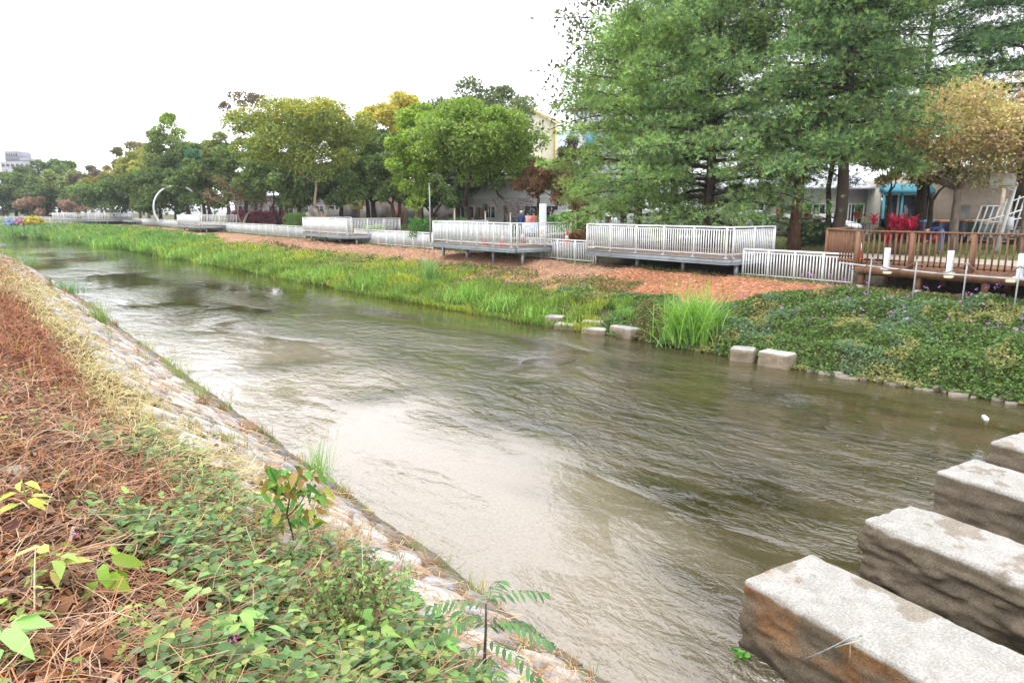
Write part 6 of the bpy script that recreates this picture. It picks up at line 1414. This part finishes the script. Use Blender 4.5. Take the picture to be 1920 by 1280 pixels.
q = rs(4242); B = Bulk()
for k in range(120):
    yv = 2.5 + 40 * q.rand() ** 1.6; sv = (.03 + .12 * q.rand()) if q.rand() < .6 else .3 + 1.6 * q.rand(); P0 = np.array([float(NE(yv)) - sv, yv, .7 * sv + .02]); n = q.randint(14, 50); az = q.rand(n) * 6.28
    c = [[(.42, .30, .15), (.34, .20, .10)], [(.24, .32, .09), (.34, .34, .12)], [(.16, .24, .08)], [(.30, .16, .08), (.2, .2, .08)]][q.randint(4)]
    B.blades(P0 + q.randn(n, 3) * [.05, .09, 0], az, q.rand(n) * .9, (.06 + .16 * q.rand()) * (.6 + .7 * q.rand(n)) * (1 + .02 * yv), .005 + .0006 * yv, q.rand(n) * 1.4, pick(q, n, c, .2))
tag(B.build('joint_weeds', M_grass), 'scattered small dry and green weeds growing in the joints of the stone slope', 'weeds', kind='stuff')

# compound-leaved sapling at the bottom centre
def frond(B, r, P0, D, L, npair, ll, lw, pal, droop=.5, stem=(.12, .10, .05), up=np.array([0, 0, 1.0])):
    D = unit(D); pts = []; p_ = np.array(P0, float); d = D.copy(); n = npair
    for i in range(n + 1): pts.append(p_.copy()); p_ = p_ + d * L / n; d = unit(d + np.array([0, 0, -droop / n]))
    pts = np.array(pts); S = unit(np.cross(D, up)); 
    B.strands(pts[:-1], pts[1:] - pts[:-1], np.linalg.norm(pts[1:] - pts[:-1], axis=1), .004, rdir(r, n), np.tile([stem], (n, 1)))
    for sd in (-1, 1):
        i = np.arange(1, n + 1); T = S * sd + unit(pts[1:] - pts[:-1]) * .55 + np.array([0, 0, -.35]) + r.randn(n, 3) * .1
        B.leaves(pts[i], T, up + r.randn(n, 3) * .2, ll * (.6 + .5 * np.sin(i / n * 2.6)) * (.9 + .2 * r.rand(n)), lw, pick(r, n, pal, .15), 'broad', .1, .2)
    B.leaves(pts[-1:], d[None], up[None], ll, lw, pick(r, 1, pal, .1), 'broad', .1, .2)
r = rs(900); b0 = gp(905, 1300); e = empty('sapling', b0, 0, 'young sapling with dark feathery compound leaves at the bottom centre', 'sapling'); B = Bulk(); top = np.array([.10, .10, .52])
mb = MB(); mb.tube([(0, 0, -.1), (.03, .02, .2), (.07, .06, .38), tuple(top)], [.012, .010, .008, .005], 7, (.045, .05, .03)); mb.build('stem', M_stick, e, True)
rt = np.array([cy, -sy, 0]); fw_ = np.array([sy, cy, 0])
SP = [(.07, .17, .06), (.09, .21, .07), (.12, .26, .07)]
for (h_, a_, f__, u_, L_) in ((.50, -1, .1, .25, .36), (.52, 1, .3, .35, .38), (.44, -1, -.3, .0, .38), (.42, 1, -.2, .05, .42), (.50, .3, 1, .3, .34), (.30, 1, -.5, -.1, .40), (.28, -1, -.5, -.1, .38), (.20, .5, -1, .1, .34), (.36, 1, .6, .1, .34), (.2, -.4, -1, .0, .34), (.36, -.6, .8, .2, .34)):
    D = rt * a_ + fw_ * f__ + np.array([0, 0, u_]); p0 = np.array([.02, .02, 0]) + top * [1, 1, 0] * (h_ / .52) + [0, 0, h_]
    frond(B, r, p0, D, L_, 9, .085, .030, SP, .75)
B.build('leaves', M_plant, e)
# drooping green and yellow leaved sapling in the middle of the near bank
b0 = gp(548, 1048); e = empty('sapling', b0, 0, 'thin crooked sapling with drooping green and yellow leaves by the white stones', 'sapling'); B = Bulk()
mb = MB(); st = [(0, 0, -.05), (.02, .01, .18), (-.01, .03, .36), (.03, .02, .54), (.0, .02, .68)]; mb.tube(st, [.007, .006, .006, .005, .003], 6, (.07, .05, .04)); mb.tube([(.0, .03, .34), rt * .08 + [0, 0, .44], rt * .15 + [0, 0, .56]], [.005, .004, .003], 5, (.07, .05, .04)); mb.tube([(.01, .03, .48), rt * -.10 + [0, 0, .56], rt * -.2 + [0, 0, .60]], [.005, .004, .003], 5, (.07, .05, .04)); mb.build('stem', M_stick, e, True)
n = 120; t = r.rand(n) ** .7; Pm = np.array(st); P = np.array([Pm[min(int(2 + k * 2.99), 4)] for k in t]) + r.randn(n, 3) * [.02, .02, .05] + rt * (r.rand(n, 1) - .45) * .46
ok = pick(r, n, [(.14, .32, .06), (.18, .38, .07), (.10, .24, .05), (.34, .36, .06), (.30, .20, .06)], .15)
B.leaves(P, rdir(r, n, .4) + np.array([0, 0, -.6]), rdir(r, n) * .6 + np.array([-.5, -.4, .7]), .08 + .07 * r.rand(n), .04 + .025 * r.rand(n), ok, 'broad', .15, .3); B.build('leaves', M_plant, e)
# leafy seedlings with big leaves
for i, (a, b_, h_, n, L_, pal, lb) in enumerate(((205, 1140, .30, 9, .135, [(.34, .50, .08), (.28, .44, .07)], 'seedling with three big hanging lime green leaves in the lower left'), (112, 1120, .26, 12, .10, [(.40, .50, .14), (.48, .48, .12), (.3, .42, .1)], 'pale spotted lime seedling left of the big hanging leaves'),
        (52, 985, .26, 12, .085, [(.36, .48, .10), (.5, .5, .1)], 'yellow green seedling at the left edge, upper one'), (12, 1262, .20, 9, .13, [(.26, .48, .12), (.3, .5, .16)], 'large leaved light green seedling in the bottom left corner'),
        (160, 985, .2, 9, .06, [(.16, .34, .08)], 'little green seedling among the dry stalks'), (352, 1138, .2, 14, .09, [(.22, .42, .12), (.3, .48, .14)], 'broad leaved green seedling in the middle of the creepers'), (445, 1235, .2, 22, .10, [(.26, .46, .12), (.2, .38, .1)], 'bright green leafy clump under the pink flower head'), (690, 1225, .22, 24, .10, [(.2, .40, .08), (.3, .46, .1)], 'glossy green leafy clump at the bottom edge near the stones'), (800, 1245, .2, 20, .09, [(.2, .42, .08), (.28, .46, .1)], 'green leafy clump left of the feathery sapling'))):
    q = rs(930 + i); P0 = gp(a, b_); e = empty('seedling', P0, 0, lb, 'seedling', 'leafy seedlings on the near bank'); mb = MB(); mb.tube([(0, 0, -.04), (.01, .01, h_ * .5), (0, .02, h_)], [.005, .004, .003], 6, (.2, .22, .1)); mb.build('stem', M_stick, e, True)
    az = np.arange(n) * 2.4 + q.rand(n) * .4; t = .45 + .55 * q.rand(n); P = np.stack([0 * az, 0 * az, t * h_], 1); big = i == 0
    if n > 13: P[:, :2] += q.randn(n, 2) * .09
    T = np.stack([np.cos(az), np.sin(az), (-.75 if big else -.15) + .3 * q.rand(n)], 1); B = Bulk(); P = P + unit(T * [1, 1, 0]) * .03
    B.leaves(P, T, np.array([0, 0, 1.0]) + q.randn(n, 3) * .25 + (np.array([-.8, -.8, 0]) if big else 0), 1.25 * L_ * (.7 + .5 * q.rand(n)), 1.25 * L_ * .5 * (.8 + .3 * q.rand(n)), pick(q, n, pal, .12), 'broad', .12, .35); B.build('leaves', M_plant, e)
for i, (a, b_, L_, pal, lb) in enumerate(((395, 985, .26, [(.38, .50, .08)], 'yellow green fern frond in the middle of the near bank'), (350, 1005, .24, [(.42, .50, .10)], 'yellowish fern lying left of the other fronds'), (548, 985, .28, [(.46, .50, .08)], 'arching yellow fern frond over the white stones'), (575, 1105, .26, [(.32, .42, .08), (.4, .4, .1)], 'olive fern fronds above the leafy brown bush'))):
    q = rs(960 + i); e = empty('fern', gp(a, b_), 0, lb, 'fern', 'ferns on the near bank'); B = Bulk()
    for k in range(5): az = k * 1.256 + q.rand(); frond(B, q, (0, 0, .06), np.array([math.cos(az), math.sin(az), .8]), L_ * (.7 + .5 * q.rand()), 15, .045, .012, pal, 1.1)
    B.build('fronds', M_plant, e); mb = MB(); mb.tube([(0, 0, -.03), (0, 0, .07)], [.01, .006], 6, (.2, .16, .08)); mb.build('crown_base', M_stick, e)
# brown and green twiggy bush beside the stones
b0 = gp(650, 1185); e = empty('twiggy_bush', b0, 0, 'brown stemmed leafy bush spilling over the white stones', 'bush'); mb = MB(); B = Bulk(); q = rs(980)
for k in range(46):
    az = q.rand() * 6.28; l_ = .25 + .22 * q.rand(); t0 = q.randn(3) * [.09, .09, 0]; t1 = t0 + np.array([math.cos(az) * .16, math.sin(az) * .16, l_ * .8]); mb.tube([t0 - [0, 0, .04], (t0 + t1) / 2 + q.randn(3) * .02, t1], [.004, .003, .002], 4, (.20, .11, .06))
    n = 16; P = t0 + (t1 - t0) * (.3 + .75 * q.rand(n, 1)) + q.randn(n, 3) * .012; B.leaves(P, rdir(q, n), rdir(q, n) + np.array([-.3, -.3, .8]), .03 + .02 * q.rand(n), .022, pick(q, n, [(.16, .30, .07), (.10, .18, .05), (.22, .36, .09), (.16, .08, .05), (.12, .10, .05)], .2), 'broad', .1, .2)
mb.build('twigs', M_stick, e); B.build('leaves', M_plant, e)
# sticks and stones
def stick(label, pts, rad, col, name='dead_branch', cat='branch', lift=.05):
    P = [gp(a, b_) + [0, 0, lift + dz] for a, b_, dz in pts]; Q = []
    for a, b_ in zip(P[:-1], P[1:]):
        for t in np.linspace(0, 1, 5)[:-1]: Q.append(a + (b_ - a) * t + rs(int(a[0] * 1e4) % 999).randn(3) * rad * .25)
    Q.append(P[-1]); mb = MB(); mb.tube(Q, np.linspace(rad, rad * .55, len(Q)), 7, col); tag(mb.build(name, M_stick, smooth=True), label, cat)
stick('long thin bamboo pole lying down the white stones', [(286, 756, .02), (350, 778, .03), (420, 803, .03), (490, 828, .03)], .016, (.36, .24, .14), 'bamboo_pole', 'pole', .07)
stick('curved pale bleached stick among the dry leaves', [(128, 1042, 0), (140, 1020, .05), (168, 1012, .02)], .012, (.42, .35, .28)); stick('pale forked branch lying in the lower left', [(228, 1205, 0), (290, 1185, .02), (370, 1160, .02)], .013, (.40, .31, .22))
stick('short side twig resting on the pale branch', [(255, 1182, .02), (258, 1218, 0)], .008, (.38, .30, .22)); stick('thin bare stalk bending upright among the creepers', [(498, 1150, 0), (488, 1100, .12), (466, 1056, .22)], .004, (.42, .38, .26), 'dry_stalk', 'stalk'); stick('long vertical dry stalk near the lower stones', [(690, 1262, 0), (684, 1160, .25), (682, 1075, .45)], .003, (.40, .42, .26), 'dry_stalk', 'stalk')
stick('dark thin twig lying on the red brown litter', [(155, 828, .01), (213, 792, .03)], .006, (.14, .07, .05)); stick('grey brown stump root left of the centre creepers', [(230, 995, 0), (268, 998, .02)], .02, (.28, .22, .17)); stick('pale stalk standing at the lower left', [(68, 1215, 0), (76, 1140, .15), (80, 1120, .2)], .004, (.45, .36, .25), 'dry_stalk', 'stalk')
def pebble(a, b_, s_, col, lb):
    q = rs(int(a)); m_ = MB(); V = []; n = 10
    prof = [(.0, .42), (.28, .40), (.45, .25), (.5, .05), (.42, -.15)]
    for rr_, zz in prof:
        for k in range(n): an = 2 * math.pi * k / n; V.append((s_ * rr_ * math.cos(an) * (1 + .2 * math.sin(k * 2.1)) * 1.3, s_ * rr_ * math.sin(an) * (1 + .15 * math.cos(k * 1.7)), s_ * zz * .7))
    m_.add(V, [(i * n + k, (i + 1) * n + k, (i + 1) * n + (k + 1) % n, i * n + (k + 1) % n) for i in range(4) for k in range(n)], col); tag(m_.build('rock', M_stone, smooth=True, loc=gp(a, b_)), lb, 'rock')
pebble(15, 890, .17, (.34, .36, .32), 'grey green stone lying in the red litter at the left edge'); pebble(303, 962, .07, (.62, .56, .48), 'small pale stump end among the creepers'); pebble(1253, 602, .32, (.6, .58, .55), 'white stone left of the tall reed clump')

# ------------------------------------------------------------------ thin air haze
m, ns, lk = nmat('haze_air'); pv = ns.new('ShaderNodeVolumePrincipled'); pv.inputs['Color'].default_value = (.86, .92, 1, 1); pv.inputs['Density'].default_value = .0003
out = ns.new('ShaderNodeOutputMaterial'); lk.new(pv.outputs[0], out.inputs['Volume'])
mb = MB(); mb.box((0, 500, 19), (3300, 4200, 44)); tag(mb.build('haze', m, color=False), kind='stuff')
